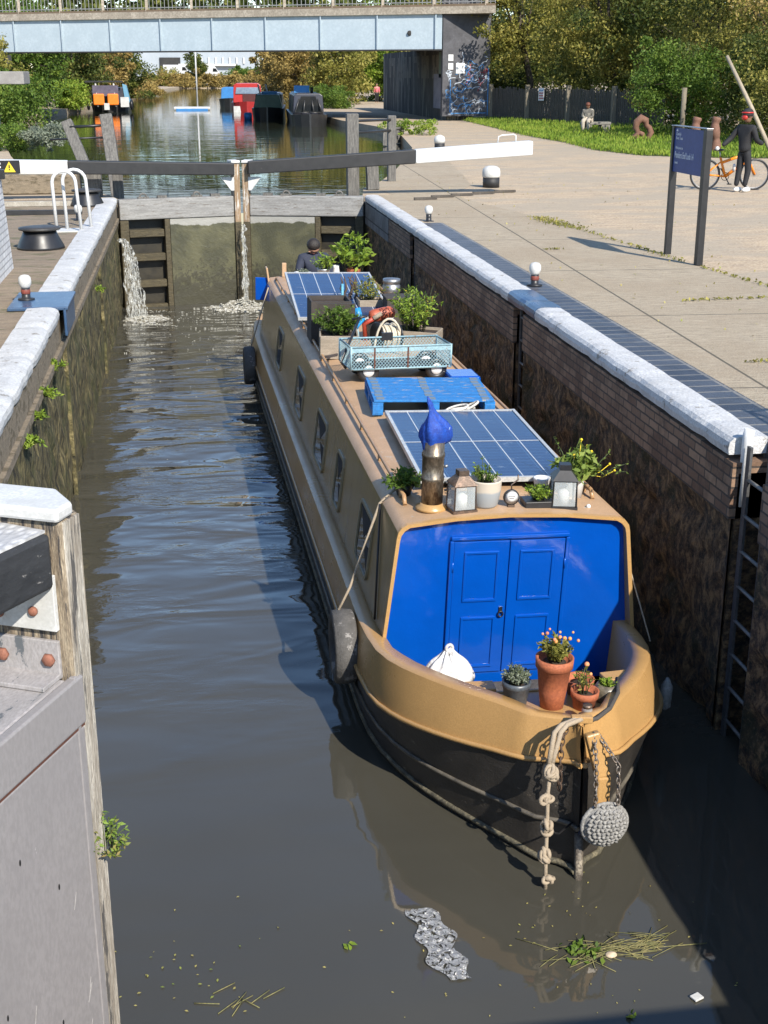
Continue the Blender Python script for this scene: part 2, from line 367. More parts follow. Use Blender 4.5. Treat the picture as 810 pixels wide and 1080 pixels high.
M_copgrey = worn('worn_coping', (.30, .29, .27), (.2, .19, .17), .8, 5, bump=.8, bd=.02, fine=40)
mc = MB()
for a, c, sd in ((-3, 7.72, 1), (8.36, 13.75, 2), (15.0, 21.5, 3), (21.5, 27.95, 4)): q = coping(a, c, XR, 4.02, 1, .02, sd); mc.add(q.v, q.f)
mc.build('coping', M_cop, rw)
M_bluesteel = worn('blue_steel', (.03, .075, .16), (.05, .09, .16), .3, 4, bump=.2, bd=.005, spots=(20, .68, (.3, .3, .3)))
q = coping(13.76, 14.99, XR-.004, 4.03, 1, .024, 8); q.build('ladder_cap', M_bluesteel, rw)
lw = empty('lock_wall', (0, 0, 0), 'sunlit mossy side wall of the lock chamber with green ferns, on the left', 'wall')
ml, mm, mc = MB(), MB(), MB()
ml.box((XL-.17, 12.6, -.24), (.30, 31.2, .26)); ml.box((XL-.165, 12.6, -.405), (.37, 31.2, .075))
rough_wall(mm, XL, np.linspace(-3, 28.3, 290), np.linspace(-.44, -3.2, 26), -1, 11, .05)
mm.box((XL-.005, 21.6, -1.35), (.05, .22, 1.8)); mm.box((XL-.005, 15.0, -1.35), (.05, .18, 1.8))
ml.build('stone_band', M_wbl, lw); mm.build('mossy_face', M_moss, lw, fix=False)
for a, c, sd in ((-3, 14.58, 5), (15.72, 21.2, 6), (21.2, 28.05, 7)): q = coping(a, c, XL, -1.83, -1, .02, sd); mc.add(q.v, q.f)
mc.build('coping', M_cop, lw)
# left blue steel ladder cap
m = MB(); m.box((-1.72, 15.15, .03), (.66, 1.1, .04)); m.box((-1.43, 15.15, -.12), (.03, 1.1, .32)); m.build('ladder_cap', M_bluesteel, lw, bevel=.01)
# ---- water
def water_mat(name, base, big, small, far=False):
    b = NB(name); b.set(Roughness=.03, IOR=1.55); n0 = b.noise(.6, 4, .5)
    b.col(b.ramp(n0, [(.3, base), (.7, tuple(v*.86 for v in base))]))
    sx = b.n('ShaderNodeSeparateXYZ'); b.l(b.co, sx.inputs[0])
    if not far:
        mr_ = b.n('ShaderNodeMapRange'); mr_.inputs['From Min'].default_value = 7.5; mr_.inputs['From Max'].default_value = 21; mr_.inputs['To Min'].default_value = .03; mr_.inputs['To Max'].default_value = 1
        b.l(sx.outputs[1], mr_.inputs[0]); amp = mr_.outputs[0]
        na = b.noise(1.15, 2, .45, b.map((.7, 1.6, 1), (0, 0, R(12))), .5); nb_ = b.math('MULTIPLY', b.noise(7, 3, .55, b.map((.6, 1.5, 1)), .4), b.ramp(b.noise(.9, 2, .5), [(.45, (0, 0, 0)), (.6, (1, 1, 1))])); nc = b.noise(.5, 2, .4, b.map((.8, 2.2, 1)))
        h = b.math('ADD', b.math('MULTIPLY', na, .42*big), b.math('MULTIPLY', nb_, .07*small)); h = b.math('MULTIPLY', h, amp)
        h = b.math('ADD', h, b.math('MULTIPLY', nc, .075))
    else:
        na = b.noise(1.2, 3, .5, b.map((.5, 2.0, 1))); nb_ = b.noise(.25, 3, .5, b.map((.6, 1.6, 1)))
        h = b.math('ADD', b.math('MULTIPLY', na, .018*small), b.math('MULTIPLY', nb_, .03*big))
    b.bump(h, 1.0, .35); return b.m
M_w = water_mat('lock_water', (.055, .052, .041), 1, 1)
M_wu = water_mat('canal_water', (.030, .034, .02), 1, 1, True)
m = MB(); m.add([(XL-.3, -6, WL), (XR+.5, -6, WL), (XR+.5, 28.7, WL), (XL-.3, 28.7, WL)], [(0, 1, 2, 3)])
tag(m.build('lock_water', M_w), kind='structure')
m = MB(); m.add([(-20, 28.5, UP), (30, 28.5, UP), (60, 292.5, UP), (-40, 292.5, UP)], [(0, 1, 2, 3)])
tag(m.build('canal_water', M_wu), kind='structure')
# foam by the upper gate: lumps, streaks and bubbles
M_foam = worn('foam', (.55, .55, .5), (.32, .31, .26), .6, 14, bump=.6, bd=.03)
m = MB(); r = random.Random(4)
pts = []
for i in range(700):
    t = r.random(); hz = 0
    if t < .42:
        a_, d_ = r.uniform(0, PI), abs(r.gauss(0, .42)); x, y, s_ = 1.05-d_*math.cos(a_)*1.3, 27.75-d_*math.sin(a_)*1.3, r.uniform(.006, .022); hz = max(0, .20-d_*.3)*r.random()
    elif t < .62:
        d_ = abs(r.gauss(0, .30)); a_ = r.uniform(0, 2*PI); x, y, s_ = -1.02+d_*math.cos(a_), 26.4+d_*math.sin(a_)*1.5, r.uniform(.006, .018); hz = max(0, .08-d_*.2)*r.random()
    elif t < .85:
        ph = r.uniform(0, 1); k_ = r.choice((0, 1, 2, 3)); x = -1.3+2.5*ph; y = 27.2-k_*.55+.22*math.sin(ph*7+k_*2)+r.gauss(0, .05); s_ = r.uniform(.004, .012)
    else: x, y, s_ = r.uniform(-1.4, 1.0), 27.4-abs(r.gauss(0, 3.2)), r.uniform(.004, .010)
    x = max(XL+.08, x); m.ball((x, y, WL+hz), s_, 3, (r.uniform(1.2, 2.6), r.uniform(.8, 1.6), .9 if hz else .3))
tag(m.build('foam', M_foam), 'white churning foam at the foot of the closed upper lock gates', 'foam', kind='stuff')
bm = bmesh.new(); bmesh.ops.create_grid(bm, x_segments=120, y_segments=150, size=.5)
from mathutils import noise as mn
for v in bm.verts:
    x = XL+.03+(v.co.x+.5)*(3.0); y = 23.6+(v.co.y+.5)*4.35
    d1 = math.hypot((x-1.05)*.75, (y-27.7)*1.0); d2 = math.hypot(x+1.0, (y-26.5)*.8)
    n1 = mn.fractal(Vector((x*2.2, y*3.2, 0)), .8, 2, 4)*.5+.5; n2 = mn.fractal(Vector((x*5, y*7, 3)), .7, 2, 3)
    a_ = max(0, 1-d1/.95)*1.0+max(0, 1-d2/.75)*.8; v.co = Vector((x, y, WL+.004+max(-.03, .20*max(0, 1-d1/.6)*n1+.08*max(0, 1-d2/.5)*n1+.035*n2*min(1, a_*3)+.05*(n1-.62)+.06*(a_-.35)*(a_ < .35)-.012)))
me = bpy.data.meshes.new('foam_sheet'); bm.to_mesh(me); bm.free(); [setattr(p, 'use_smooth', True) for p in me.polygons]
fb = NB('foam_froth'); fa, fb2 = fb.noise(9, 8, .75, fb.map((1, 1.6, 1)), 1.0), fb.noise(45, 4, .7); fb.col(fb.ramp(fa, [(.42, (.16, .14, .09)), (.5, (.38, .36, .3)), (.60, (.70, .70, .66))])); fb.set(Roughness=.5); fb.bump(fb.math('ADD', fa, fb2), .9, .04)
me.materials.append(fb.m); o = bpy.data.objects.new('foam_sheet', me); col.objects.link(o); tag(o, 'frothy turbulent water boiling up below the upper gates', 'foam', kind='stuff')
# ---- footbridge the photographer stands on (behind and under the camera)
t = empty('footbridge', (0, 0, 0), 'plain steel footbridge deck over the lock, under the camera', 'footbridge')
m = MB(); m.box((1.5, .38, 1.15), (11, 1.72, .08)); m.box((1.5, 1.26, 1.05), (11, .06, .24)); m.box((1.5, -.38, 1.05), (11, .06, .24)); m.build('deck', steel, t)
m = MB(); m.box((6.6, .55, .55), (.3, 1.7, 1.1)); m.build('pier', steel, t); m = MB(); m.box((-3.6, .55, .55), (.3, 1.7, 1.1)); m.build('pier', steel, t)
t = empty('shadow_rail', (0, 0, 0), 'unseen black two bar rail beside the lock ladder, added to cast shadow lines on the coping', 'railing')  # out of view, added to throw thin shadow lines across the coping
for z in (.62, 1.1): m = MB(); m.tube([(4.75, 6.2+.0*z, z), (4.75, 7.9, z), (8, 8.6, z)], .022); m.build('rail', blackm, t)
for x, y in ((4.75, 6.2), (4.75, 7.9), (8, 8.6)): m = MB(); m.tube([(x, y, 0), (x, y, 1.13)], .025); m.build('post', blackm, t)
# ================================================================ UPPER GATES
M_gtop = worn('grey_gate_timber', (.33, .325, .31), (.21, .205, .195), .8, 4, stretch=(.7, 5, 6), bump=.6, bd=.012, spots=(5, .64, (.12, .10, .08)), fine=30)
def plate_mat():
    b = NB('slimy_gate_plate'); n1 = b.noise(2.2, 7, .65); n2 = b.noise(9, 5, .7)
    sx = b.n('ShaderNodeSeparateXYZ'); b.l(b.co, sx.inputs[0])
    hi = b.math('ADD', sx.outputs[2], b.math('MULTIPLY', n1, .25))
    c = b.ramp(n1, [(.4, (.045, .045, .024)), (.6, (.085, .082, .042))])
    c = b.mix(b.ramp(b.math('ADD', hi, 1.0), [(.565, (0, 0, 0)), (.585, (1, 1, 1))]), c, (.27, .265, .24))
    low = b.math('ADD', b.math('MULTIPLY', sx.outputs[2], -.28), b.math('MULTIPLY', n2, .9))
    c = b.mix(b.ramp(low, [(.86, (0, 0, 0)), (.93, (.85, .85, .85))]), c, (.03, .028, .016))
    b.col(c); b.set(Roughness=.6); b.bump(b.math('ADD', n1, n2), .5, .03); return b.m
M_plate = plate_mat()
M_slat = worn('slimy_slats', (.10, .08, .04), (.055, .045, .024), .7, 8, stretch=(1, 1, 4), bump=.8, bd=.02)
def gate_leaf(sx, label):
    t = empty('lock_gate', (XL if sx > 0 else XR, 27.95, 0), label, 'lock gate', 'closed upper lock gates')
    ang = math.atan2(.62, 2.61); t.rotation_euler = (0, 0, ang if sx > 0 else -ang)
    X = lambda v: sx*v; L = math.hypot(2.61, .62)-.06; B = lambda m, x0, x1, y0, y1, z0, z1: m.box((X((x0+x1)/2), (y0+y1)/2, (z0+z1)/2), (x1-x0, y1-y0, z1-z0))
    m = MB(); B(m, .02, L-.14, -.12, .12, -.40, .02); m.build('top_rail', M_gtop, t, bevel=.02)
    m = MB(); B(m, 1.08, L-.14, -.09, .10, -3.1, -.41); m.build('plate', M_plate, t)
    m = MB(); B(m, .02, .2, -.1, .1, -3.1, -.41); B(m, .96, 1.07, -.11, .1, -3.1, -.41); m.build('stile', M_slat, t, bevel=.015)
    for z in (-.62, -1.12, -1.68, -2.2):
        m = MB(); B(m, .21, .95, -.07, .08, z-.15, z); m.build('slat', M_slat, t, bevel=.012)
    m = MB(); B(m, .2, 1.0, .16, .2, -3.1, -.4); m.build('sluice_panel', worn('wet_black', (.012, .011, .008), (.03, .025, .014), .5, 6), t)
    for x in (.55, 1.7): m = MB(); m.torus((X(x), 0, .05), .07, .02, Euler((R(90), 0, 0)).to_matrix(), 16, 6); B(m, x-.12, x+.12, -.03, .03, .02, .06); m.build('lifting_eye', greywood, t)
    for x in (.95, 2.1): m = MB(); B(m, x-.1, x+.1, -.05, .05, .02, .075); m.build('bracket', greywood, t)
    m = MB(); B(m, L-.13, L, -.16, .14, -3.1, .70); mp_ = m.build('mitre_post', worn('mitre_oak', (.36, .25, .15), (.22, .15, .09), .8, 5, stretch=(7, 7, .6), bump=.8, bd=.015, spots=(4, .62, (.5, .48, .44)), fine=30), t, bevel=.015)
    m = MB(); B(m, L-.135, L+.003, -.165, .145, -3.1, -.52); m.build('slimy_post_foot', M_slat, t, bevel=.01)
    m = MB(); B(m, L-.19, L+.005, -.19, .17, .702, .76); m.build('post_cap', white, t, bevel=.015)
    m = MB(); m.prism([(X(L-.42), .42), (X(L-.135), .42), (X(L-.135), .14), (X(L-.2), .14)], -.175, -.15); m.build('corner_plate', white, t)
    return t, X, B, L
gl, X_, B_, GL = gate_leaf(1, 'left leaf of the closed upper gates, leaking water, slatted sluice by the mossy wall')
gr, X2_, B2_, _ = gate_leaf(-1, 'right leaf of the closed upper gates, behind the crouching boatman')
# balance beams (parts of each gate)
def beam(t, pts, mat, name='balance_beam'):
    m = MB(); n = len(pts); vs = []
    for (x, y, z, wd, h) in pts: vs += [(x, y-wd/2, z-h/2), (x, y+wd/2, z-h/2), (x, y+wd/2, z+h/2), (x, y-wd/2, z+h/2)]
    m.add(vs, [(0, 1, 2, 3), tuple(4*(n-1)+k for k in (3, 2, 1, 0))]+[(4*i+k, 4*i+4+k, 4*i+4+(k+1) % 4, 4*i+(k+1) % 4) for i in range(n-1) for k in range(4)])
    o = m.build(name, mat, t, bevel=.015); o.matrix_parent_inverse = t.matrix_basis.inverted() if False else Matrix.Identity(4)
    return o
def wb(t, name, mat, build, bevel=.01):
    """a part given in world coordinates under an un-scaled root"""
    m = MB(); build(m); Mi = (Matrix.Translation(t.location) @ t.rotation_euler.to_matrix().to_4x4()).inverted()
    m.v = [tuple(Mi @ Vector(v)) for v in m.v]; return m.build(name, mat, t, bevel=bevel)
def wbeam(pts):
    def f(m):
        vs = []; n = len(pts)
        for (x, y, z, wd, h) in pts: vs += [(x, y-wd/2, z-h/2), (x, y+wd/2, z-h/2), (x, y+wd/2, z+h/2), (x, y-wd/2, z+h/2)]
        m.add(vs, [(0, 1, 2, 3), tuple(4*(n-1)+k for k in (3, 2, 1, 0))]+[(4*i+k, 4*i+4+k, 4*i+4+(k+1) % 4, 4*i+(k+1) % 4) for i in range(n-1) for k in range(4)])
    return f
wb(gr, 'balance_beam', black, wbeam([(1.27, 28.3, .615, .26, .27), (4.85, 28.2, .82, .3, .29)]), .02)
wb(gr, 'white_beam_end', whitecl, wbeam([(4.852, 28.2, .82, .3, .29), (7.4, 28.1, .985, .34, .30)]), .03)
wb(gr, 'handle', whitecl, lambda m: m.tube([(6.65, 28.1, 1.08), (6.67, 28.1, 1.22), (6.74, 28.1, 1.25), (7.0, 28.1, 1.265), (7.05, 28.1, 1.24), (7.05, 28.1, 1.1)], .015), 0)
wb(gl, 'balance_beam', black, wbeam([(.98, 28.3, .59, .26, .25), (-2.45, 28.2, .665, .3, .27)]), .02)
wb(gl, 'white_beam_end', whitecl, wbeam([(-2.452, 28.2, .665, .3, .27), (-5.1, 28.1, .71, .34, .31)]), .03)
sg = empty('warning_sign', (-3.62, 27.9, .70), 'black warning sign with yellow triangle on the white beam end', 'sign')
m = MB(); m.box((-.12, 0, 0), (.70, .02, .26)); m.build('sign_plate', blackm, sg)
M_yel = worn('sign_yellow', (.75, .55, .03), (.7, .5, .03), .5, 4, bump=.05)
m = MB(); m.prism([(-.10, -.10), (.14, -.10), (.02, .11)], -.02, -.0105); m.build('yellow_triangle', M_yel, sg)
m = MB(); m.prism([(.005, -.02), (.035, -.02), (.03, .045), (.01, .045)], -.024, -.0205); m.box((.02, -.022, -.05), (.026, .004, .026)); m.build('exclamation_mark', blackm, sg)
for i, z in enumerate((.07, 0, -.07)):
    m = MB()
    for k in range(5): m.box((-.42+k*.062, -.0115, z), (.045, .003, .035))
    m.build('lettering', whitecl, sg)
# leaks: falling water strands
M_fall = worn('falling_water', (.80, .82, .80), (.38, .39, .36), .12, 10, stretch=(8, 8, 1.5), bump=.8, bd=.03, lo=.44, hi=.54); M_fall.node_tree.nodes['Principled BSDF'].inputs['Alpha'].default_value = .62
M_spray = NB('spray_water'); sn_ = M_spray.noise(5, 6, .75, M_spray.map((9, 9, 1.6)), .6); M_spray.col(M_spray.ramp(sn_, [(.42, (.16, .165, .15)), (.60, (.62, .64, .62))])); M_spray.set(Roughness=.15)
M_spray.l(M_spray.ramp(sn_, [(.46, (0, 0, 0)), (.56, (.7, .7, .7))]), M_spray.p.inputs['Alpha']); M_spray.bump(sn_, .8, .03); M_spray = M_spray.m
def fall(name, x, y, z0, z1, wd, out, label, seed):
    """thrown water: several ragged sheets following the parabola of the jet"""
    m = MB()
    for L_ in range(3):
        nu, nv = 9, 46; k0 = seed*10+L_; vs = []; v_ = 1-.28*L_; H_ = z0-z1
        for j in range(nv):
            q = j/(nv-1); zz = z0-H_*q*q*.75-H_*q*.25; w_ = wd*(.45+1.1*q)
            for i in range(nu):
                u = i/(nu-1)-.5; n_ = mn.fractal(Vector((u*3+k0, q*5, k0)), .8, 2, 3)*.05; e_ = (abs(u)*2)**2*mn.noise(Vector((k0, q*9, 5.)))*.06
                vs.append((x+u*w_*2+out[0]*v_*math.sqrt(q)+n_+e_, y+out[1]*v_*math.sqrt(q)-abs(n_)-.04*L_*q, zz+n_*.3))
        m.add(vs, [(j*nu+i, j*nu+i+1, (j+1)*nu+i+1, (j+1)*nu+i) for j in range(nv-1) for i in range(nu-1)], True)
    return tag(m.build(name, M_spray, fix=False), label, 'leaking water')
fall('water_jet', -1.40, 26.9, -.66, WL, .075, (.34, -.22), 'white water jet spouting beside the mossy wall, left of the slatted sluice', 3)
fall('water_leak', 1.12, 28.20, -.55, WL, .03, (.02, -.10), 'thin leak running down between the two mitre posts', 5)
# paddle gear posts
def posts(label, group, data, rails):
    t = empty('paddle_post', data[0][0], label, 'paddle gear', group)
    o = Vector(data[0][0])
    for p, q, wd in data: m = MB(); m.bar(Vector(p)-o, Vector(q)-o, wd, wd, (0, 1, 0)); m.build('post', greywood, t, bevel=.02)
    for p, q, r_ in rails: m = MB(); m.tube([Vector(p)-o, Vector(q)-o], r_); m.build('rail', blackm, t)
    return t
pg = 'paddle gear posts beside the upper gates'
posts('grey timber paddle posts standing behind the right balance beam', pg, [((3.72, 29.9, -.4), (3.71, 29.9, 1.66), .27), ((4.16, 29.75, 0), (4.13, 29.8, .8), .27), ((4.95, 32.1, -.2), (4.95, 32.1, 1.55), .2)], [((3.72, 29.9, 1.5), (4.95, 32.1, 1.45), .03), ((3.72, 29.9, 1.25), (4.95, 32.1, 1.2), .03)])
posts('leaning grey paddle posts with crossbars behind the left balance beam', pg, [((-2.05, 30.1, 0), (-2.62, 30.6, 1.5), .24), ((-1.55, 29.9, -.3), (-1.75, 30.6, 1.62), .27), ((-2.0, 29.0, 0), (-2.0, 29.0, .55), .32), ((-1.50, 29.0, -.2), (-1.50, 29.0, .5), .22)], [((-2.55, 30.45, 1.38), (-1.7, 30.45, 1.42), .03), ((-3.0, 30.4, 1.12), (-1.7, 30.4, 1.16), .022)])
# far-left masonry step
t = tag(MB().box((-5.0, 30.2, .22), (5.2, 1.2, .42)).build('masonry_block', M_wbl, bevel=.03), 'low sandy masonry block on the lockside under the left beam', 'wall')
m = MB(); m.box((-4.2, 26.9, .055), (4.3, .16, .09)); tag(m.build('timber_rail', worn('pale_timber', (.45, .42, .36), (.3, .27, .22), .8, 4)), 'pale timber sleeper lying on the left lockside, nearer the gate', 'timber')
m = MB(); m.box((-4.1, 25.2, .05), (4.2, .12, .08)); tag(m.build('timber_rail', black), 'dark timber sleeper lying across the left lockside near the white hoop', 'timber')
# heel bricks (raised strips where the beam swings)
for i, (x, y) in enumerate(((4.9, 26.6), (5.35, 27.05), (5.85, 27.4), (6.4, 27.75), (6.95, 28.05))):
    o = MB().box((0, 0, .03), (.5, .06, .05)).build('heel_strip', worn('heel_brick', (.10, .085, .07), (.06, .05, .04), .8, 8), loc=(x, y+.5, .004), rot=(0, 0, R(8)))
    tag(o, 'raised dark heel strip on the concrete near the large bollard, %s' % ('nearest the lock edge', 'second from the lock edge', 'middle one of five', 'second from the outer end', 'farthest from the lock edge')[i], 'foothold', 'raised heel strips under the right beam')
# ================================================================ BALUSTERS / BOLLARDS on lockside
M_rb = worn('red_band', (.25, .05, .03), (.15, .04, .03), .6, 20)
def small_bollard(loc, label, band=True):
    t = empty('mooring_bollard', loc, label, 'bollard', 'small white topped lockside bollards'); t.scale = (.68,)*3
    m = MB(); m.lathe([(.14, 0), (.14, .02), (.075, .03), (.07, .12), (.072, .20)]); m.build('base', blackm, t)
    if band: m = MB(); m.lathe([(.075, .10), (.078, .105), (.078, .17), (.075, .175)]); m.build('band', M_rb, t)
    m = MB(); m.lathe([(.072, .20), (.085, .23), (.105, .27), (.108, .32), (.10, .37), (.07, .405), (.02, .418)]); m.build('cap', white, t)
    return t
small_bollard((4.22, 23.0, 0), 'small white topped bollard at the far end of the blue brick strip', False)
small_bollard((4.20, 15.55, .012), 'small white topped bollard with red band beside the blue coping cap')
small_bollard((-1.90, 15.15, .05), 'small white topped bollard on the blue plate, left lockside')
small_bollard((-1.98, 24.1, 0), 'small white topped bollard behind the white hoop, left lockside', False)
t = empty('large_bollard', (6.97, 30.0, 0), 'large black bollard with domed white top under the right beam', 'bollard'); t.scale = (.84,)*3
m = MB(); m.lathe([(.23, 0), (.23, .27)]); m.build('base', black, t); m = MB(); m.lathe([(.232, .27), (.25, .30), (.25, .42), (.23, .50), (.17, .555), (.08, .58), (.01, .585)]); m.build('cap', white, t)
t = empty('large_bollard', (8.8, 46, 0), 'far white topped bollard just peeking over the right beam', 'bollard')
m = MB(); m.lathe([(.18, 0), (.18, .2)]); m.build('base', black, t); m = MB(); m.lathe([(.18, .2), (.2, .3), (.17, .42), (.05, .48)]); m.build('cap', white, t)
def drum(loc, label, s_=1):
    t = empty('capstan', loc, label, 'capstan', 'black iron capstans on the left lockside')
    m = MB(); m.lathe([(.36*s_, 0), (.35*s_, .04), (.27*s_, .20), (.24*s_, .27)]); m.build('drum', blackm, t)
    m = MB(); m.lathe([(.24*s_, .27), (.31*s_, .285), (.31*s_, .315), (.20*s_, .33), (.05, .335)]); m.build('flange', worn('iron_top', (.06, .055, .05), (.03, .03, .03), .5, 8), t)
drum((-2.25, 20.2, 0), 'black iron capstan on the lockside in front of the white hoop')
drum((-2.02, 26.9, 0), 'black iron capstan by the end of the white coping, near the gate', .95)
t = empty('hoop_rail', (0, 0, 0), 'white tubular double hoop handrail on the left lockside', 'handrail')
for dx, dy in ((0, 0), (.14, .35)):
    pts = [(-2.20+dx, 22.3+dy, 0), (-2.22+dx, 22.3+dy, .78)]+[(-2.03+dx-.19*math.cos(a), 22.3+dy, .80+.19*math.sin(a)) for a in np.linspace(.1, PI-.1, 9)]+[(-1.84+dx, 22.3+dy, .78), (-1.80+dx, 22.3+dy, 0)]
    m = MB(); m.tube(pts, .028, 10); m.build('hoop', whitecl, t)
m = MB(); m.box((-1.9, 22.5, .012), (.75, .5, .016)); m.build('foot_plate', white, t)
# right ladder
def ladder(y, label, top):
    t = empty('lock_ladder', (XR+.09, y, 0), label, 'ladder', 'recessed ladders in the right lock wall')
    for dy in (-.17, .17):
        m = MB(); m.bar((0, dy, -3), (0, dy, top), .02, .06, (0, 1, 0)); m.build('rail', worn('ladder_grey', (.10, .10, .10), (.06, .06, .06), .5, 9), t)
    for k in range(10): m = MB(); m.tube([(0, -.16, -.22-.27*k), (0, .16, -.22-.27*k)], .014, 6); m.build('rung', worn('rung_grey', (.22, .22, .21), (.15, .15, .14), .5, 9), t)
    return t
t = ladder(8.03, 'steel ladder at the right edge of the view with pale hand post', .02)
m = MB(); m.tube([(.02, .27, -.45), (.02, .27, .06), (.03, .27, .12)], .04); m.build('hand_post', whitecl, t)
ladder(14.52, 'recessed ladder under the blue coping cap', -.14); ladder(21.92, 'recessed ladder in the far part of the shaded wall', -.14)
# ================================================================ THE NARROWBOAT
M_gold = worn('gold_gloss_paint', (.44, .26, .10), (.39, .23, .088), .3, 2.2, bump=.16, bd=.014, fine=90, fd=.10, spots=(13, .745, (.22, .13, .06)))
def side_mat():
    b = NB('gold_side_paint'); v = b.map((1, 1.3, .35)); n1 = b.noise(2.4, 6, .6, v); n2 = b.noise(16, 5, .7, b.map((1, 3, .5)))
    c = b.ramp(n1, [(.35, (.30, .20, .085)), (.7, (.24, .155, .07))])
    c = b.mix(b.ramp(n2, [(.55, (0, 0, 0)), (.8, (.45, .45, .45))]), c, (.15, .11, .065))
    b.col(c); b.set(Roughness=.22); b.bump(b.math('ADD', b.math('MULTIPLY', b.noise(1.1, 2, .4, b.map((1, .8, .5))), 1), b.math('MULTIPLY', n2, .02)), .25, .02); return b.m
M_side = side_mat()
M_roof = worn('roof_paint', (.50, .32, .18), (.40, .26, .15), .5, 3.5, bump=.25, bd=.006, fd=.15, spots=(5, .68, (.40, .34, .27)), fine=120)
M_hull = worn('hull_blacking', (.024, .022, .020), (.052, .046, .040), .42, 2.4, bump=.45, bd=.014, spots=(6, .69, (.13, .11, .085)), stretch=(1, 1, 1.6), fine=50)
def blue_mat():
    b = NB('blue_gloss_paint'); n1 = b.noise(3, 3, .5); n2 = b.noise(40, 3, .6)
    b.col(b.ramp(n1, [(.3, (.001, .058, .33)), (.7, (.001, .066, .38))])); b.set(Roughness=.12)
    b.p.inputs['Coat Weight'].default_value = .4; b.p.inputs['Coat Roughness'].default_value = .05
    b.bump(b.math('ADD', b.noise(7, 3, .55), b.math('MULTIPLY', n2, .12)), .35, .012); return b.m
M_blue = blue_mat()
boat = empty('narrowboat', (2.20, 6.6, WL), 'gold and black narrowboat with bright blue doors, filling the middle of the lock', 'boat', rot=(0, R(1.2), R(1.03)))
BM = Matrix.Translation(boat.location) @ boat.rotation_euler.to_matrix().to_4x4()
BR = tuple(boat.rotation_euler)
def bw(x, y, z): return BM @ Vector((x, y, z))
def itp(x, tab):
    if x <= tab[0][0]: return tab[0][1]
    for (a, b_), (c, d) in zip(tab, tab[1:]):
        if x <= c: return b_+(d-b_)*(x-a)/(c-a)
    return tab[-1][1]
def smooth_tab(tab):
    xs = np.array([t[0] for t in tab]); ys = np.array([t[1] for t in tab]); X = np.linspace(xs[0], xs[-1], 160); Yv = np.interp(X, xs, ys)
    k = np.ones(9)/9; Yp = np.convolve(np.pad(Yv, 4, 'edge'), k, 'valid'); Yp[0] = .006; Yp[1] = min(Yp[1], .03); return list(zip(X, Yp))
S = [0, .03, .07, .13, .2, .28, .38, .5, .62, .75, .9, 1.05, 1.2, 1.4, 1.65, 1.95, 2.3, 3, 4, 6, 8, 10, 12, 14, 14.8, 15.4, 15.9, 16.2, 16.35]
def st(h): return [(2.6, h), (14.0, h), (15.0, h*.93), (15.8, h*.68), (16.2, h*.38), (16.4, .05)]
T_wl = [(0, .015), (.12, .11), (.37, .30), (.8, .60), (1.27, .85), (1.63, .97), (2.0, 1.02)]+st(1.03)
T_gold = [(0, .03), (.06, .14), (.2, .31), (.4, .49), (.62, .69), (.83, .84), (1.12, .98), (1.5, 1.06), (1.9, 1.08)]+st(1.07)
T_rim = [(0, .04), (.06, .13), (.2, .27), (.38, .42), (.68, .62), (.88, .77), (1.08, .88), (1.35, .98), (1.7, 1.03), (2.3, 1.035)]+st(1.035)
TW, TG, TR = map(smooth_tab, (T_wl, T_gold, T_rim))
zg = lambda s_: itp(s_, [(0, .75), (.4, .68), (.9, .60), (1.5, .50), (2.3, .455), (14, .45), (16.4, .6)])
zr = lambda s_: itp(s_, [(0, .98), (.5, .95), (1.0, .89), (1.6, .80), (2.3, .745), (13.5, .74), (16.4, .82)])
LV = {'keel': lambda s_: (itp(s_, TW)*.96, s_+.02, -.35), 'wl': lambda s_: (itp(s_, TW), s_, .0), 'lo': lambda s_: (itp(s_, TW)*.75+itp(s_, TG)*.25+.004, s_+.015, .02+.25*zg(s_)/.6),
      'g': lambda s_: (itp(s_, TG), s_+.06, zg(s_)), 'm': lambda s_: (itp(s_, TG)*.55+itp(s_, TR)*.45+.01, s_+.085, zg(s_)*.5+zr(s_)*.5), 'r': lambda s_: (itp(s_, TR), s_+.12, zr(s_))}
def loft(levels, mat, name, off=0, parent=boat, smooth=True):
    m = MB(); n = len(S)
    for sg_ in (-1, 1):
        vs = []; fs = []
        for f in levels:
            for s_ in S: h, y, z = f(s_); vs.append((sg_*(h+off), y, z))
        for j in range(len(levels)-1):
            for i in range(n-1): fs.append((j*n+i, j*n+i+1, (j+1)*n+i+1, (j+1)*n+i))
        m.add(vs, fs, smooth)
    return m.build(name, mat, parent)
loft([LV['keel'], LV['wl'], LV['lo'], LV['g']], M_hull, 'hull')
band = loft([LV['g'], LV['m'], LV['r']], M_gold, 'bow_and_side_band')
tag(band, 'gold painted upper band of the hull')
def strake(f, r, mat, name, smax=16.4):
    for sg_ in (-1, 1):
        m = MB(); m.tube([(sg_*(f(s_)[0]+r*.5), f(s_)[1]-(r*.5 if s_ < .3 else 0), f(s_)[2]) for s_ in S if s_ <= smax], r, 6); m.build(name, mat, boat)
M_chafe = worn('chafed_rubbing_strake', (.05, .047, .042), (.16, .14, .11), .5, 6, bump=.4, bd=.01)
strake(LV['g'], .018, M_gold, 'gold_rubbing_strake'); strake(LV['lo'], .016, M_chafe, 'rubbing_strake')
strake(lambda s_: (LV['wl'](s_)[0]+.0, s_, .035), .02, worn('waterline_scum', (.22, .19, .12), (.06, .055, .04), .7, 9, bump=.5, bd=.01), 'waterline_rail', 14)
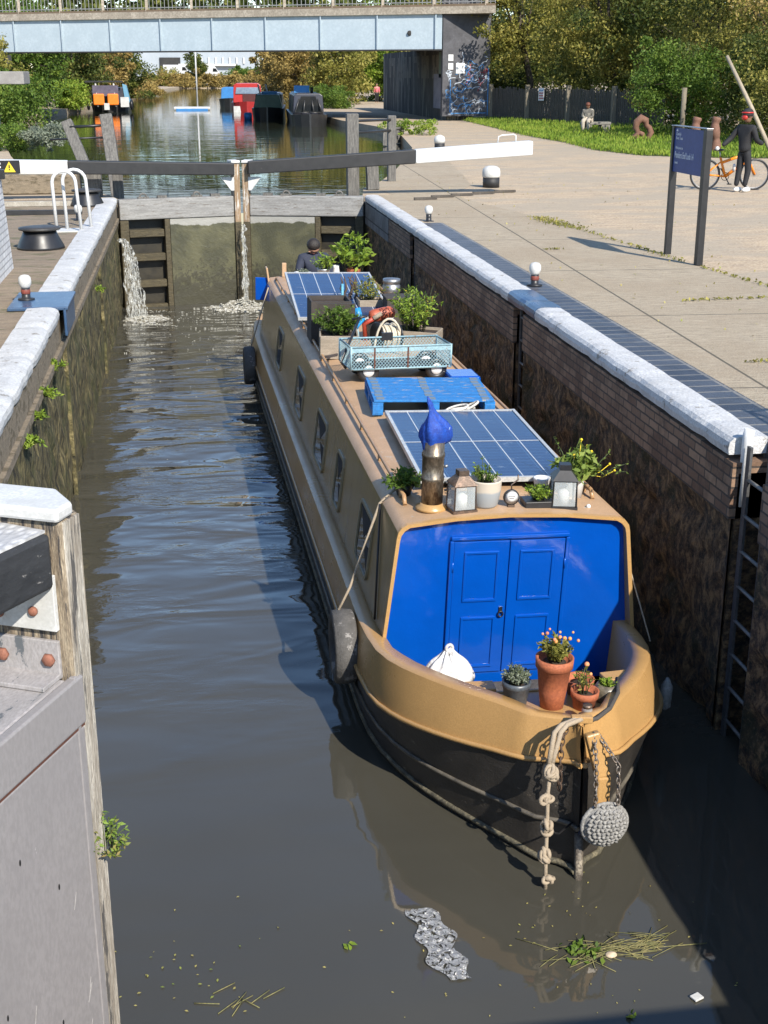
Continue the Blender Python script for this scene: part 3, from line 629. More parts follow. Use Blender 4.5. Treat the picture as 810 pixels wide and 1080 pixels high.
# rim plate / gunwale walkway and bulwark
for sg_ in (-1, 1):
    m = MB(); vs = []; Sx = [s_ for s_ in S if s_ >= 0]
    for s_ in Sx:
        h, y, z = LV['r'](s_); wd = itp(s_, [(0, .04), (.5, .10), (2, .13), (2.3, .14)]); vs += [(sg_*h, y, z), (sg_*(h-.02), y, z+.014), (sg_*max(0, h-wd), y+(.05 if s_ < 1.5 else 0), z+.012), (sg_*max(0, h-wd-.01), y+(.05 if s_ < 1.5 else 0), z-.5)]
    n = len(Sx); m.add(vs, [(4*i+k, 4*i+4+k, 4*i+5+k, 4*i+1+k) for i in range(n-1) for k in range(3)], True); m.build('gunwale', M_gold, boat)
# foredeck
m = MB(); pts = [s_ for s_ in S if .05 < s_ <= .8]
zd = lambda s_: zr(s_)-.07
vs = []
for s_ in pts: h = itp(s_, TR)-.02; vs += [(-h, s_+.12, zd(s_)), (h, s_+.12, zd(s_))]
m.add(vs, [(2*i, 2*i+1, 2*i+3, 2*i+2) for i in range(len(pts)-1)]); m.build('foredeck', M_gold, boat)
m = MB(); m.box((0, .89, .79), (1.16, .03, .14)); m.build('foredeck_edge', M_gold, boat, bevel=.01)
m = MB(); m.box((-.50, .90, .895), (.30, .13, .03), rz=-.05); m.build('corner_plate', M_gold, boat, bevel=.008)
m = MB(); m.box((.55, .96, .885), (.26, .13, .03), rz=.12); m.build('corner_plate', M_gold, boat, bevel=.008)
m = MB(); m.box((0, 1.52, .32), (1.30, 1.1, .03)); m.build('well_floor', worn('well_deck', (.10, .09, .08), (.05, .045, .04), .8, 8), boat)
m = MB(); m.box((-.60, 1.40, .47), (.40, .44, .28)); m.build('side_locker', worn('well_deck', (.1, .1, .1)), boat, bevel=.01)
# cabin: tumblehome box with cambered roof
CF, CB = 2.0, 14.0
prof = [(-.925, .74), (-.832, 1.56), (-.822, 1.605), (-.797, 1.64), (-.757, 1.665), (-.4, 1.705), (0, 1.72), (.4, 1.705), (.757, 1.665), (.797, 1.64), (.822, 1.605), (.832, 1.56), (.925, .74)]
zroof = lambda x: itp(abs(x), [(0, 1.72), (.4, 1.705), (.76, 1.665), (.90, 1.63)])
cw = lambda x, y: x if x <= 0 else x*(1+.115*(1-(y-2)/12))
def sheet(idx, mat, name, y0=CF, y1=CB, ny=40):
    m = MB(); ys = np.linspace(y0, y1, ny); P_ = [prof[i] for i in idx]; k = len(P_)
    m.add([(cw(x, y), y, z) for y in ys for x, z in P_], [(i*k+j, (i+1)*k+j, (i+1)*k+j+1, i*k+j+1) for i in range(ny-1) for j in range(k-1)], True); return m.build(name, mat, boat)
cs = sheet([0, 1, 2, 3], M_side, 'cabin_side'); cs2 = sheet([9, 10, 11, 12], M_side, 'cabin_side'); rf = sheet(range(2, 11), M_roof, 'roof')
rf.location.z = .001
m = MB(); m.add([(x, CB, z) for x, z in prof], [tuple(range(len(prof)))]); m.build('rear_bulkhead', M_blue, boat)
# front face: gold frame with overhang, recessed blue panel
out = [(-.95, .60), (-.925, .74)]+prof[1:12]+[(.925, .74), (.95, .60)]
def inset(p, d): x, z = p; return (x*(1-d/.9), z-(d*.9 if z > 1.2 else 0))
inn = [inset(p, .026) for p in out]; k = len(out); W2 = lambda x: x if x <= 0 else x*1.115
tl = lambda z: -(z-1.0)*.075      # the bulkhead leans a little forward at the top
m = MB(); vs = [(W2(x), CF-.015, z) for x, z in out]+[(W2(x), CF-.015, z) for x, z in inn]+[(W2(x), CF+.14, z) for x, z in inn]+[(W2(x)*1.001, CF+.02, z+.002) for x, z in out]
fs = [(i, i+1, k+i+1, k+i) for i in range(k-1)]+[(k+i, k+i+1, 2*k+i+1, 2*k+i) for i in range(k-1)]+[(3*k+i, 3*k+i+1, i+1, i) for i in range(k-1)]
m.add(vs, fs); m.build('cabin_front_frame', M_gold, boat)
m = MB(); poly = [(-.93, .30)]+[(x, z) for x, z in inn]+[(.93, .30)]; m.add([(W2(x), CF+.088+tl(z), z) for x, z in poly], [tuple(range(len(poly)))]); m.build('blue_bulkhead', M_blue, boat)
fd = CF+.088
def shear(m, dx=.03):
    m.v = [(x*.88+dx, y+tl(z), z) for x, y, z in m.v]; return m
m = MB(); m.box((0, fd-.012, 1.53), (1.02, .03, .03)); m.box((-.50, fd-.012, .96), (.035, .03, 1.1)); m.box((.50, fd-.012, .96), (.035, .03, 1.1)); shear(m).build('door_frame', M_blue, boat, bevel=.006)
def door(sg_):
    m = MB(); x0 = .004; x1 = .48; xc = sg_*(x0+x1)/2; m.box((xc, fd-.006, .95), (x1-x0, .02, 1.10))
    d = shear(m).build('door', M_blue, boat, bevel=.004)
    for z0, z1 in ((1.02, 1.41), (.46, .87)):
        m = MB(); a, c = sg_*.10, sg_*.38
        for (p, q, w_, h_) in (((a+c)/2, z1, .30, .022), ((a+c)/2, z0, .30, .022)): m.box((p, fd-.02, q), (w_, .014, h_))
        for p in (a, c): m.box((p, fd-.02, (z0+z1)/2), (.022, .014, z1-z0))
        shear(m).build('moulding', M_blue, d, bevel=.005)
    if sg_ < 0:
        m = MB(); m.torus((-.045, fd-.032, .90), .022, .006, Euler((R(90), 0, 0)).to_matrix(), 14, 6); m.box((-.045, fd-.02, .935), (.03, .014, .04)); shear(m).build('handle', blackm, d)
    for z in (.6, 1.3): m = MB(); m.tube([(sg_*.487, fd-.022, z-.04), (sg_*.487, fd-.022, z+.04)], .009); shear(m).build('hinge', M_blue, d)
door(-1); door(1)
# roof handrails
M_rail = worn('brown_rail_paint', (.42, .25, .12), (.36, .21, .10), .4, 8, bump=.1)
for sg_ in (-1, 1):
    m = MB(); rx_ = .70 if sg_ < 0 else .765; m.tube([(sg_*rx_, 2.4, 1.68)]+[(sg_*rx_, 2.45+i*.5, 1.735) for i in range(23)]+[(sg_*rx_, 13.7, 1.68)], .017); h = m.build('handrail', M_rail, boat)
    for i in range(12): m = MB(); m.tube([(sg_*rx_, 2.6+i, 1.655), (sg_*rx_, 2.6+i, 1.73)], .013, 6); m.build('rail_foot', M_rail, h)
# windows
M_glass = NB('dark_glass').set(Roughness=.04, Base_Color=(.012, .014, .016, 1)).m
M_wframe = worn('cream_frame', (.34, .27, .16), (.28, .22, .13), .4, 8)
def xs_(z, off=0): return -(.925-(z-.74)*(.093/.82))-off
def window(y0, y1, z0, z1, nm=True):
    rr = .07; pts = []
    for cy_, cz_, a0 in ((y1-rr, z1-rr, 0), (y0+rr, z1-rr, 90), (y0+rr, z0+rr, 180), (y1-rr, z0+rr, 270)):
        for a in range(0, 91, 30): pts.append((cy_+rr*math.cos(R(a0+a)), cz_+rr*math.sin(R(a0+a))))
    cy_, cz_ = (y0+y1)/2, (z0+z1)/2; k = len(pts); f = lambda s_: [(cy_+(y-cy_)*(1-s_/(y1-y0)*2), cz_+(z-cz_)*(1-s_/(z1-z0)*2)) for y, z in pts]
    P0, P1 = f(0), f(.028)
    m = MB(); vs = [(xs_(z, .001), y, z) for y, z in P0]+[(xs_(z, .016), y, z) for y, z in P0]+[(xs_(z, .016), y, z) for y, z in P1]+[(xs_(z, .004), y, z) for y, z in P1]
    m.add(vs, [(j*k+i, j*k+(i+1) % k, (j+1)*k+(i+1) % k, (j+1)*k+i) for j in range(3) for i in range(k)]); fr = m.build('window', M_wframe, boat)
    m = MB(); m.add([(xs_(z, .005), y, z) for y, z in P1], [tuple(range(k))]); m.build('pane', M_glass, fr)
    # crossed curtain ties seen through the glass
    m = MB(); a, c, e, g = y0+.05, y1-.05, z0+.05, z1-.05
    m.add([(xs_(q, .0065), p, q) for p, q in ((a, g), (c, g), (cy_+.02, cz_))], [(0, 1, 2)]); m.add([(xs_(q, .0065), p, q) for p, q in ((a, e), (cy_, cz_-.02), (a, cz_))], [(0, 1, 2)])
    m.build('curtain', worn('dark_curtain', (.035, .035, .04), (.02, .02, .022), .8, 20, stretch=(1, 8, 1)), fr)
for a, c in ((2.85, 3.5), (4.55, 5.0), (5.8, 6.6), (7.9, 8.7), (10.6, 11.3)): window(a, c, .88, 1.40)
# stern deck, hatch surround, blue side doors swung open
m = MB(); pts = [s_ for s_ in S if s_ >= 14]; vs = []
for s_ in pts: h = itp(s_, TR)-.02; vs += [(-h, s_+.12, .72), (h, s_+.12, .72)]
m.add(vs, [(2*i, 2*i+1, 2*i+3, 2*i+2) for i in range(len(pts)-1)]); m.build('stern_deck', worn('well_deck', (.1, .1, .1)), boat)
m = MB(); m.box((-.90, 13.9, 1.50), (.02, .22, .36), rz=R(70)); m.build('stern_door', M_blue, boat, bevel=.01)
m = MB(); m.box((-.80, 13.9, 1.62), (.03, .2, .45), ry=R(-8)); m.build('stern_door_edge', M_roof, boat, bevel=.01)
m = MB(); m.box((-.55, 13.9, 1.80), (.07, .06, .22)); m.build('hatch_post', worn('pale_wood', (.5, .34, .2), (.4, .26, .15), .7, 12, stretch=(6, 6, 1)), boat, bevel=.008)
# stem post and t stud
m = MB(); m.bar((.03, .03, .99), (.10, -.03, .72), .09, .07, (0, 1, 0)); m.bar((.10, -.035, .73), (.105, -.035, .50), .085, .065, (0, 1, 0)); m.build('stem_plate', M_gold, boat, bevel=.012)
m = MB(); m.bar((.10, -.03, .50), (.09, -.02, .30), .075, .05, (0, 1, 0)); m.build('rusty_stem_foot', bronze, boat, bevel=.008)
m = MB(); m.tube([(0, .03, .30), (0, -.02, .05), (0, -.03, -.15)], .028, 6); m.build('stem_bar', worn('worn_stem', (.3, .26, .2), (.05, .04, .035), .6, 12, bump=.6), boat)
m = MB(); m.bar((-.06, .16, 1.02), (.07, .14, 1.02), .045, .045); m.tube([(0, .15, .9), (0, .15, 1.02)], .022); m.build('mooring_stud', M_gold, boat, bevel=.006)
# ---------------------------------------------------------------- ropes, chains, fenders (hang from the boat)
def links(m, pts, L=.045, r=.0055):
    P_ = [Vector(p) for p in pts]; seg = []
    tot = sum((b_-a).length for a, b_ in zip(P_, P_[1:])); d = 0; n = int(tot/(L*.72))
    for i in range(n):
        t_ = i/n*tot; acc = 0
        for a, b_ in zip(P_, P_[1:]):
            l_ = (b_-a).length
            if acc+l_ >= t_: c = a+(b_-a)*((t_-acc)/l_); dr = (b_-a).normalized(); break
            acc += l_
        q = dr.to_track_quat('X', 'Z' if i % 2 else 'Y').to_matrix(); m.torus(c, L*.5, r, q, 12, 5, .6)
    return m
ft = empty('rope_fender', bw(.10, -.13, .45), 'round woven grey rope fender hanging by chains from the bow', 'fender', rot=BR)
m = MB(); rr = .145; m.ball((0, 0, 0), rr*.95, 12, (1, .5, 1)); rnd = random.Random(2)
for row in range(-5, 6):
    z = row*.027; w_ = math.sqrt(max(0, rr*rr-z*z)); nn = max(2, int(w_*2/.026))
    for i in range(nn+1):
        x = -w_+2*w_*i/nn; d_ = math.sqrt(max(0, 1-(x*x+z*z)/(rr*rr)))*rr*.5
        sgn = 1 if (i+row) % 2 else -1
        a = Vector((x*.95-.011*sgn, -d_+.004, z*.95-.011)); c = Vector((x*.95+.011*sgn, -d_+.004, z*.95+.011)); md = (a+c)/2+Vector((0, -.005, 0))
        m.tube([a, md, c], [.008, .011, .008], 8)
m.torus((0, .0, 0), rr*.97, .014, Euler((R(90), 0, 0)).to_matrix(), 30, 6)
m.build('woven_ball', worn('grey_rope', (.34, .335, .32), (.20, .195, .185), .9, 70, bump=.5, bd=.004), ft)
M_chain = worn('chain_steel', (.33, .31, .28), (.16, .12, .09), .5, 40, metal=.5, bump=.2)
m = MB(); links(m, [(-.06, .14, .53), (-.075, .03, .42), (-.08, -.02, .25), (-.075, -.02, .12)]); m.build('chain', M_chain, ft)
m = MB(); links(m, [(-.03, .14, .53), (.055, -.0, .40), (.06, -.02, .25), (.065, -.03, .13)]); m.build('chain', M_chain, ft)
c2 = empty('bow_chain', bw(-.13, .1, .9), 'short rusty chain looped over the gold bow between rope and stem', 'chain', rot=BR)
m = MB(); links(m, [(.05, .06, .07), (-.01, -.03, .03), (-.025, -.075, -.12), (-.02, -.085, -.30)], .055, .007); m.build('links', worn('rusty_chain', (.10, .06, .035), (.05, .03, .02), .7, 30), c2)
rp = empty('bow_rope', bw(-.20, .1, .98), 'pale knotted mooring rope hanging over the bow into the water', 'rope', rot=BR)
def knot(m, c, r_, seed, n=5, tr=.014):
    rd = random.Random(seed)
    for i in range(n):
        e = Euler((rd.uniform(0, 3), rd.uniform(0, 3), rd.uniform(0, 3))).to_matrix(); m.torus(Vector(c)+Vector((rd.gauss(0, .012), rd.gauss(0, .008), rd.gauss(0, .014))), r_*rd.uniform(.6, 1), tr, e, 14, 6, rd.uniform(.6, 1))
for dx in (0, .04):
    m = MB(); m.tube([(.24, .08, .03), (.16+dx, .04, .045), (.05+dx, -.02, .045), (.0+dx, -.06, .02), (-.025+dx*.7, -.09, -.10), (-.035+dx*.4, -.10, -.19)], .016, 8); m.build('rope_strand', rope_m, rp)
m = MB(); m.tube([(-.02, -.10, -.18), (-.035, -.12, -.35), (-.03, -.13, -.55), (-.035, -.17, -.8), (-.03, -.19, -1.0)], .013, 8)
knot(m, (-.02, -.115, -.215), .042, 1, 9); knot(m, (-.04, -.125, -.40), .03, 2, 4); knot(m, (-.04, -.14, -.575), .034, 3, 6); knot(m, (-.04, -.165, -.76), .036, 4, 6); knot(m, (-.03, -.19, -.92), .028, 5, 4)
m.build('knotted_tail', rope_m, rp)
m = MB(); m.tube([(-.03, -.14, -.585), (.02, -.15, -.62), (.05, -.13, -.64), (.16, -.05, -.62)], .007, 6); m.build('thin_line', blackm, rp)
r2 = tag(MB().tube([tuple(bw(.02, .15, 1.0)), tuple(bw(.12, .2, .99)), tuple(bw(.25, .33, .985)), tuple(bw(.36, .5, 1.0)), tuple(bw(.44, .74, .98))], .014).build('deck_rope', worn('dark_rope', (.10, .09, .08), (.06, .055, .05), .9, 60, bump=.6)), 'dark rope lying on the right side of the bow rim', 'rope')
M_tyre = worn('tyre_rubber', (.055, .053, .05), (.10, .095, .09), .8, 12, bump=.7, bd=.012, spots=(9, .64, (.22, .21, .2)), fine=80)
def tyre(loc, R0, label, rope_pts, tilt=0):
    t = empty('tyre_fender', loc, label, 'tyre', 'car tyres hung along the left side of the boat'); Rm = Euler((0, R(90), 0)).to_matrix()
    m = MB(); pr = [(-.085, -.05), (-.09, .02), (-.075, .05), (0, .06), (.075, .05), (.09, .02), (.085, -.05), (.05, -.07), (-.05, -.07)]
    vs = []; n = 40; k = len(pr)
    for i in range(n):
        a = 2*PI*i/n
        for (x, r_) in pr: vs.append((x, (R0+r_)*math.cos(a), (R0+r_)*math.sin(a)))
    m.add(vs, [(i*k+j, ((i+1) % n)*k+j, ((i+1) % n)*k+(j+1) % k, i*k+(j+1) % k) for i in range(n) for j in range(k)], True); m.build('tyre', M_tyre, t)
    m = MB(); m.tube([Vector(p)-Vector(loc) for p in rope_pts], .011, 8); m.build('rope', rope_m, t)
    t.rotation_euler = (0, 0, 0); return t
a = bw(-1.14, 2.5, .50); t1 = tyre(tuple(a), .235, 'worn grey tyre hanging at the left bow on a rope', [tuple(bw(-.70, 2.72, 1.72)), tuple(bw(-.84, 2.7, 1.60)), tuple(bw(-1.08, 2.6, .95)), tuple(bw(-1.19, 2.55, .75))])
m = MB(); c0 = Vector(a); m.tube([bw(-.84, 2.68, 1.60)-c0, bw(-.93, 2.3, .80)-c0], .008, 6); m.build('dark_rope', blackm, t1)
m = MB(); m.add([(-.092, .0+.24*math.cos(q)*0-.08*u-.02, -.27+.06*v) for u, v, q in ((0, 0, 0), (1, .3, 0), (1, 1.2, 0), (0, 1, 0))], [(0, 1, 2, 3)]); m.build('blue_patch', worn('patch_blue', (.06, .2, .42), (.2, .25, .3), .6, 20), t1)
b_ = bw(-1.16, 13.2, .42); tyre(tuple(b_), .24, 'black tyre hanging near the stern on a pale rope', [tuple(bw(-.84, 13.4, 1.60)), tuple(bw(-1.05, 13.3, .95)), tuple(bw(-1.15, 13.2, .66))])
# thin line right of cabin and white fender
tag(MB().tube([tuple(bw(.94, 2.4, 1.58)), tuple(bw(1.07, 1.75, .76))], .006, 6).build('mooring_line', rope_m), 'thin pale line from the right roof edge down to the gunwale', 'rope')
t = empty('white_fender', bw(1.15, 1.55, .42), 'small white fender wedged between bow and shaded wall', 'fender', rot=BR); m = MB(); m.lathe([(.012, -.13), (.04, -.10), (.045, .06), (.025, .10), (.010, .13)]); m.build('body', worn('shaded_white', (.28, .28, .27), (.2, .2, .19), .7, 10), t)  # white fender toned down to grey, its shade put into the colour
# ================================================================ THINGS ON THE ROOF
def RT(x, y, dz=0):
    x = x+.015+(.04*x if x > 0 else 0); y = y-.10 if y < 2.9 else (y+6.6)*.975-6.6
    return bw(x, y, zroof(x)+dz)
def rthing(name, x, y, label, cat, group=None, rz=0, dz=0):
    return empty(name, RT(x, y, dz), label, cat, group, (BR[0], BR[1], BR[2]+rz))
def pv_mat():
    b = NB('solar_cells'); sx = b.n('ShaderNodeSeparateXYZ'); b.l(b.co, sx.inputs[0]); cx = b.n('ShaderNodeCombineXYZ'); b.l(sx.outputs[0], cx.inputs[0]); b.l(sx.outputs[1], cx.inputs[1])
    br = b.n('ShaderNodeTexBrick'); br.offset = 0
    for k_, v in (('Color1', (.005, .022, .085, 1)), ('Color2', (.007, .03, .10, 1)), ('Mortar', (.03, .075, .16, 1)), ('Scale', 1), ('Mortar Size', .0035), ('Brick Width', .19), ('Row Height', .085)): br.inputs[k_].default_value = v
    b.l(cx.outputs[0], br.inputs['Vector']); n = b.noise(5, 6, .7)
    c = b.mix(b.ramp(n, [(.62, (0, 0, 0)), (.7, (.5, .5, .5))]), br.outputs[0], (.16, .2, .26)); b.col(c); b.set(Roughness=.2); b.p.inputs['Specular IOR Level'].default_value = .3; return b.m
M_pv = pv_mat(); M_alu = worn('anodised_frame', (.62, .62, .60), (.5, .5, .48), .35, 15, metal=.3)
M_line = worn('cell_line', (.50, .54, .58), (.42, .46, .5), .4, 10)
def solar(name, loc, rot, wd, ln, label):
    t = empty(name, loc, label, 'solar panel', 'solar panels on the cabin roof', rot)
    m = MB(); m.box((0, 0, .02), (wd-.05, ln-.05, .02)); p = m.build('cell_sheet', M_pv, t)
    m = MB()
    for sx in (-1, 1): m.box((sx*(wd/2-.014), 0, .02), (.028, ln, .04))
    for sy in (-1, 1): m.box((0, sy*(ln/2-.014), .0195), (wd-.057, .028, .038))
    m.build('frame', M_alu, t)
    m = MB()
    for i in range(1, 6): m.box((-wd/2+wd*i/6, 0, .0315), (.010, ln-.06, .002))
    m.box((0, 0, .0325), (wd-.06, .014, .002)); m.build('grid_lines', M_line, t)
    m = MB()
    for sx in (-1, 1):
        for sy in (-.35, .35): m.box((sx*(wd/2-.1), ln*sy, -.02), (.05, .05, .05))
    m.build('mount', M_alu, t); return t
solar('solar_panel', RT(.09, 3.93, .055), (BR[0], BR[1], BR[2]-R(2)), 1.22, 2.12, 'large blue solar panel lying at the front of the roof, behind the lanterns')
solar('solar_panel', RT(-.16, 11.1, .19), (BR[0]+R(6), BR[1], BR[2]-R(1)), 1.22, 2.3, 'tilted blue solar panel at the rear of the roof, behind the plants')
# pallet
M_pal = worn('blue_pallet_paint', (.015, .19, .50), (.02, .15, .40), .6, 5, stretch=(1, 4, 1), bump=.4, bd=.008, spots=(6, .66, (.35, .30, .22)), fine=30)
M_palw = worn('worn_pallet', (.20, .22, .22), (.10, .17, .25), .8, 12, bump=.4, stretch=(1, 5, 1))
t = rthing('pallet', .05, 5.68, 'bright blue wooden pallet on the roof between cart and solar panel', 'pallet', rz=R(-4))
for i in range(7): m = MB(); m.box((0, -.405+i*.135, .135), (1.14, .132, .022)); m.build('deck_board', M_pal, t, bevel=.003)
for x in (-.53, 0, .53):
    m = MB(); m.box((x, 0, .113), (.10, .93, .02)); m.build('stringer', M_pal, t)
    for y in (-.42, 0, .42): m = MB(); m.box((x, y, .055), (.10, .10, .092)); m.build('block', M_pal, t, bevel=.004)
    if x: m = MB(); m.box((x, 0, -.003+.012), (.10, .93, .02)); m.build('bottom_board', M_pal, t)
for x in (-.5, -.02, .5):
    m = MB()
    for i in range(7): m.box((x+random.uniform(-.01, .01), -.405+i*.135, .1475), (.075, .10, .002))
    m.build('worn_nail_row', M_palw, t)
# rope coil
t = rthing('rope_coil', .22, 5.12, 'white coiled rope tucked under the front of the pallet', 'rope')
m = MB(); rd = random.Random(3)
for i in range(7): m.torus((rd.gauss(0, .05), rd.gauss(0, .03), .03+i*.012), .09+rd.random()*.04, .012, Euler((rd.gauss(0, .25), rd.gauss(0, .25), 0)).to_matrix(), 22, 6, .6)
m.tube([(-.12, 0, .02), (-.3, .05, .02), (-.42, -.03, .02), (-.5, .02, .02)], .011); m.build('coils', worn('white_rope', (.66, .64, .58), (.5, .47, .42), .9, 60, bump=.5), t)
# mesh cart
M_cart = worn('pale_blue_frame', (.30, .47, .52), (.25, .38, .42), .5, 12, spots=(20, .66, (.2, .1, .06)), bump=.2)
t = rthing('garden_cart', -.06, 6.95, 'pale blue wire mesh garden cart with four wheels behind the blue pallet', 'cart', rz=R(6))
W_, D_, z0, z1 = 1.08, .50, .13, .36
m = MB()
for z in (z0, z1):
    m.tube([(-W_/2, -D_/2, z), (W_/2, -D_/2, z), (W_/2, D_/2, z), (-W_/2, D_/2, z)], .012, 6, closed=True)
for x in (-W_/2, W_/2):
    for y in (-D_/2, D_/2): m.tube([(x, y, z0), (x, y, z1+.01)], .012, 6)
m.build('frame', M_cart, t)
m = MB(); m.box((0, -D_/2-.002, z1-.03), (W_-.02, .006, .045)); m.build('top_band', M_cart, t)
for (p, q) in (((-W_/2, -D_/2), (W_/2, -D_/2)), ((-W_/2, D_/2), (W_/2, D_/2)), ((-W_/2, -D_/2), (-W_/2, D_/2)), ((W_/2, -D_/2), (W_/2, D_/2))):
    m = MB(); p = Vector((*p, 0)); q = Vector((*q, 0)); L_ = (q-p).length; d_ = (q-p)/L_; n = int(L_/.035); H_ = z1-z0
    for i in range(-int(H_/.035)*1, n):
        for sgn in (1, -1):
            a = i*.035; e = a+H_*.9; zz0, zz1 = (z0, z1) if sgn > 0 else (z1, z0); aa, ee = max(a, 0), min(e, L_)
            if ee <= aa: continue
            f = lambda t_: zz0+(zz1-zz0)*(t_-a)/(e-a); m.bar(p+d_*aa+Vector((0, 0, f(aa))), p+d_*ee+Vector((0, 0, f(ee))), .004, .004)
    m.build('mesh_side', M_cart, t)
m = MB(); m.box((0, 0, z0-.005), (W_-.03, D_-.03, .01)); m.build('floor', worn('mesh_floor', (.05, .05, .045)), t)
for x in (-.19, .17): m = MB(); m.box((x-.1, -D_/2-.004, .24), (.016, .01, .22)); m.build('rusty_upright', bronze, t)
for x in (-.34, .40):
    for y in (-D_/2+.06, D_/2-.06):
        wp = empty('wheel', (x, y-.0, .10)); wp.parent = t; Rw = Euler((R(90), 0, 0)).to_matrix()
        m = MB(); m.torus((0, 0, 0), .085, .034, Rw, 28, 10); m.build('tyre', blackm, wp)
        m = MB(); m.lathe([(.058, -.03), (.062, -.02), (.062, .02), (.058, .03), (.02, .034)], n=20, M=Rw.to_4x4()); m.build('rim', whitecl, wp)
m = MB(); m.tube([(-W_/2-.02, -.1, .12), (-W_/2-.09, -.18, .2), (-W_/2+.10, .1, .42), (-W_/2+.24, .35, .56)], .014); m.tube([(-W_/2+.16, .37, .54), (-W_/2+.32, .33, .58)], .014); m.build('pull_handle', blackm, t)
m = MB(); m.box((-.02, D_/2, z1+.01), (.12, .04, .08)); m.build('black_clip', blackm, t)
t = tag(MB().box((0, 0, .05), (.34, .4, .1)).build('blue_crate', M_blue, bevel=.03, loc=RT(.60, 6.75), rot=BR), 'bright blue box on the roof right of the garden cart', 'box')
# planters
M_crate = worn('crate_wood', (.36, .30, .23), (.24, .20, .15), .8, 6, stretch=(1, 1, 8), bump=.5, bd=.006)
def box_planter(name, x, y, w_, d_, h_, label, mat=M_crate, rz=0, group=None):
    t = rthing(name, x, y, label, 'planter', group, rz); th = .02
    for (cx_, cy_, sx, sy) in ((0, -d_/2, w_, th), (0, d_/2, w_, th), (-w_/2, 0, th, d_-th-.002), (w_/2, 0, th, d_-th-.002)): m = MB(); m.box((cx_, cy_, h_/2), (sx, sy, h_)); m.build('side_board', mat, t, bevel=.003)
    m = MB(); m.box((0, 0, h_*.84), (w_-th, d_-th, .01)); m.build('soil', soil, t); return t
def sprays(t, name, n, h, spread, nl, lsize, mat, base=(0, 0, 0), stem=(.03, .05, .015), lean=.5, nodes=1):
    """upright stems with leaves along them"""
    m = MB(); Ps = []; Ds = []
    for i in range(n):
        a = random.uniform(0, 2*PI); r0 = random.random()*spread*.4; rr_ = random.random()**.7*spread; hh = h*random.uniform(.6, 1.1)
        p0 = Vector(base)+Vector((r0*math.cos(a), r0*math.sin(a), 0)); p2 = Vector(base)+Vector((rr_*math.cos(a), rr_*math.sin(a), hh*(1-lean*(rr_/max(spread, .01))**2*.6))); p1 = (p0+p2)/2+Vector((0, 0, hh*.12))
        m.tube([p0, p1, p2], [.004, .003, .0015], 4)
        for k in range(nl):
            u = random.uniform(.25, 1.02); p = (p0*(1-u)**2+p1*2*u*(1-u)+p2*u*u); d = Vector((random.gauss(0, 1), random.gauss(0, 1), random.gauss(.4, .6))).normalized(); Ps.append(p+d*lsize*.45); Ds.append(d)
    m.build('stems', worn('stem_green', (.07, .10, .03), (.05, .07, .02), .7, 20), t); return leaves(name, Ps, lsize, mat, t, dirs=Ds, aspect=.38)
t = box_planter('planter_box', -.50, 8.2, .42, .5, .26, 'square wooden planter overflowing with green leaves, left of the hose reel', rz=R(-6))
sprays(t, 'foliage', 60, .34, .30, 22, .055, L_green, (0, .02, .22))
m = MB(); m.box((-.02, .32, .26), (.44, .03, .54)); m.build('back_board', worn('charred_board', (.03, .025, .02), (.05, .04, .03), .8, 8), t)
t = rthing('black_box', -.50, 9.1, 'tall black open box behind the green leafy planter', 'box')
for (cx_, cy_, sx, sy) in ((0, -.22, .48, .02), (0, .22, .48, .02), (-.23, 0, .02, .42), (.23, 0, .02, .42)): m = MB(); m.box((cx_, cy_, .25), (sx, sy, .5)); m.build('panel', worn('black_ply', (.03, .026, .022), (.055, .045, .038), .8, 8), t)
m = MB(); m.tube([(-.1, -.235, .33), (0, -.25, .36), (.1, -.235, .33)], .012); m.build('handle', M_crate, t); m = MB(); m.box((0, 0, .44), (.44, .42, .02)); m.build('contents', soil, t)
t = box_planter('planter_trough', .42, 8.55, .62, .34, .22, 'wooden trough of tall straggly yellow green plants beside the shaded wall', rz=R(-25))
sprays(t, 'foliage', 70, .48, .36, 20, .05, L_bright, (0, 0, .2))
o = sprays(t, 'flowering_stems', 10, .62, .25, 6, .035, leafmat('flowers_orange', (.6, .3, .02), (.7, .5, .05), (.55, .5, .1)), (.1, 0, .2))
t = box_planter('planter_box', .22, 10.6, .32, .3, .24, 'small wooden box with reddish green plants in front of the metal chimney')
sprays(t, 'foliage', 26, .30, .26, 16, .05, leafmat('leaves_mixed', (.10, .12, .03), (.25, .26, .05), (.30, .14, .05)), (0, 0, .2))
t = rthing('black_box', .55, 10.2, 'low black box on the roof in front of the metal chimney', 'box'); m = MB(); m.box((0, 0, .17), (.42, .34, .34)); m.build('body', worn('black_ply', (.03, .026, .022)), t, bevel=.01); m = MB(); m.box((0, 0, .352), (.45, .37, .025)); m.build('lid', worn('black_ply', (.03, .026, .022)), t, bevel=.005)
t = rthing('driftwood', .05, 10.9, 'twisted dark driftwood branch standing beside the small planter', 'branch')
m = MB(); rd = random.Random(9)
for k_ in range(6):
    p = Vector((rd.gauss(0, .05), rd.gauss(0, .05), 0)); pts = [p]
    for j in range(6): p = p+Vector((rd.gauss(0, .035), rd.gauss(0, .03), .08)); pts.append(p)
    m.tube(pts, [.03, .028, .024, .02, .016, .012, .006], 6)
m.build('branches', worn('driftwood', (.12, .08, .055), (.06, .04, .03), .8, 20, bump=.6), t)
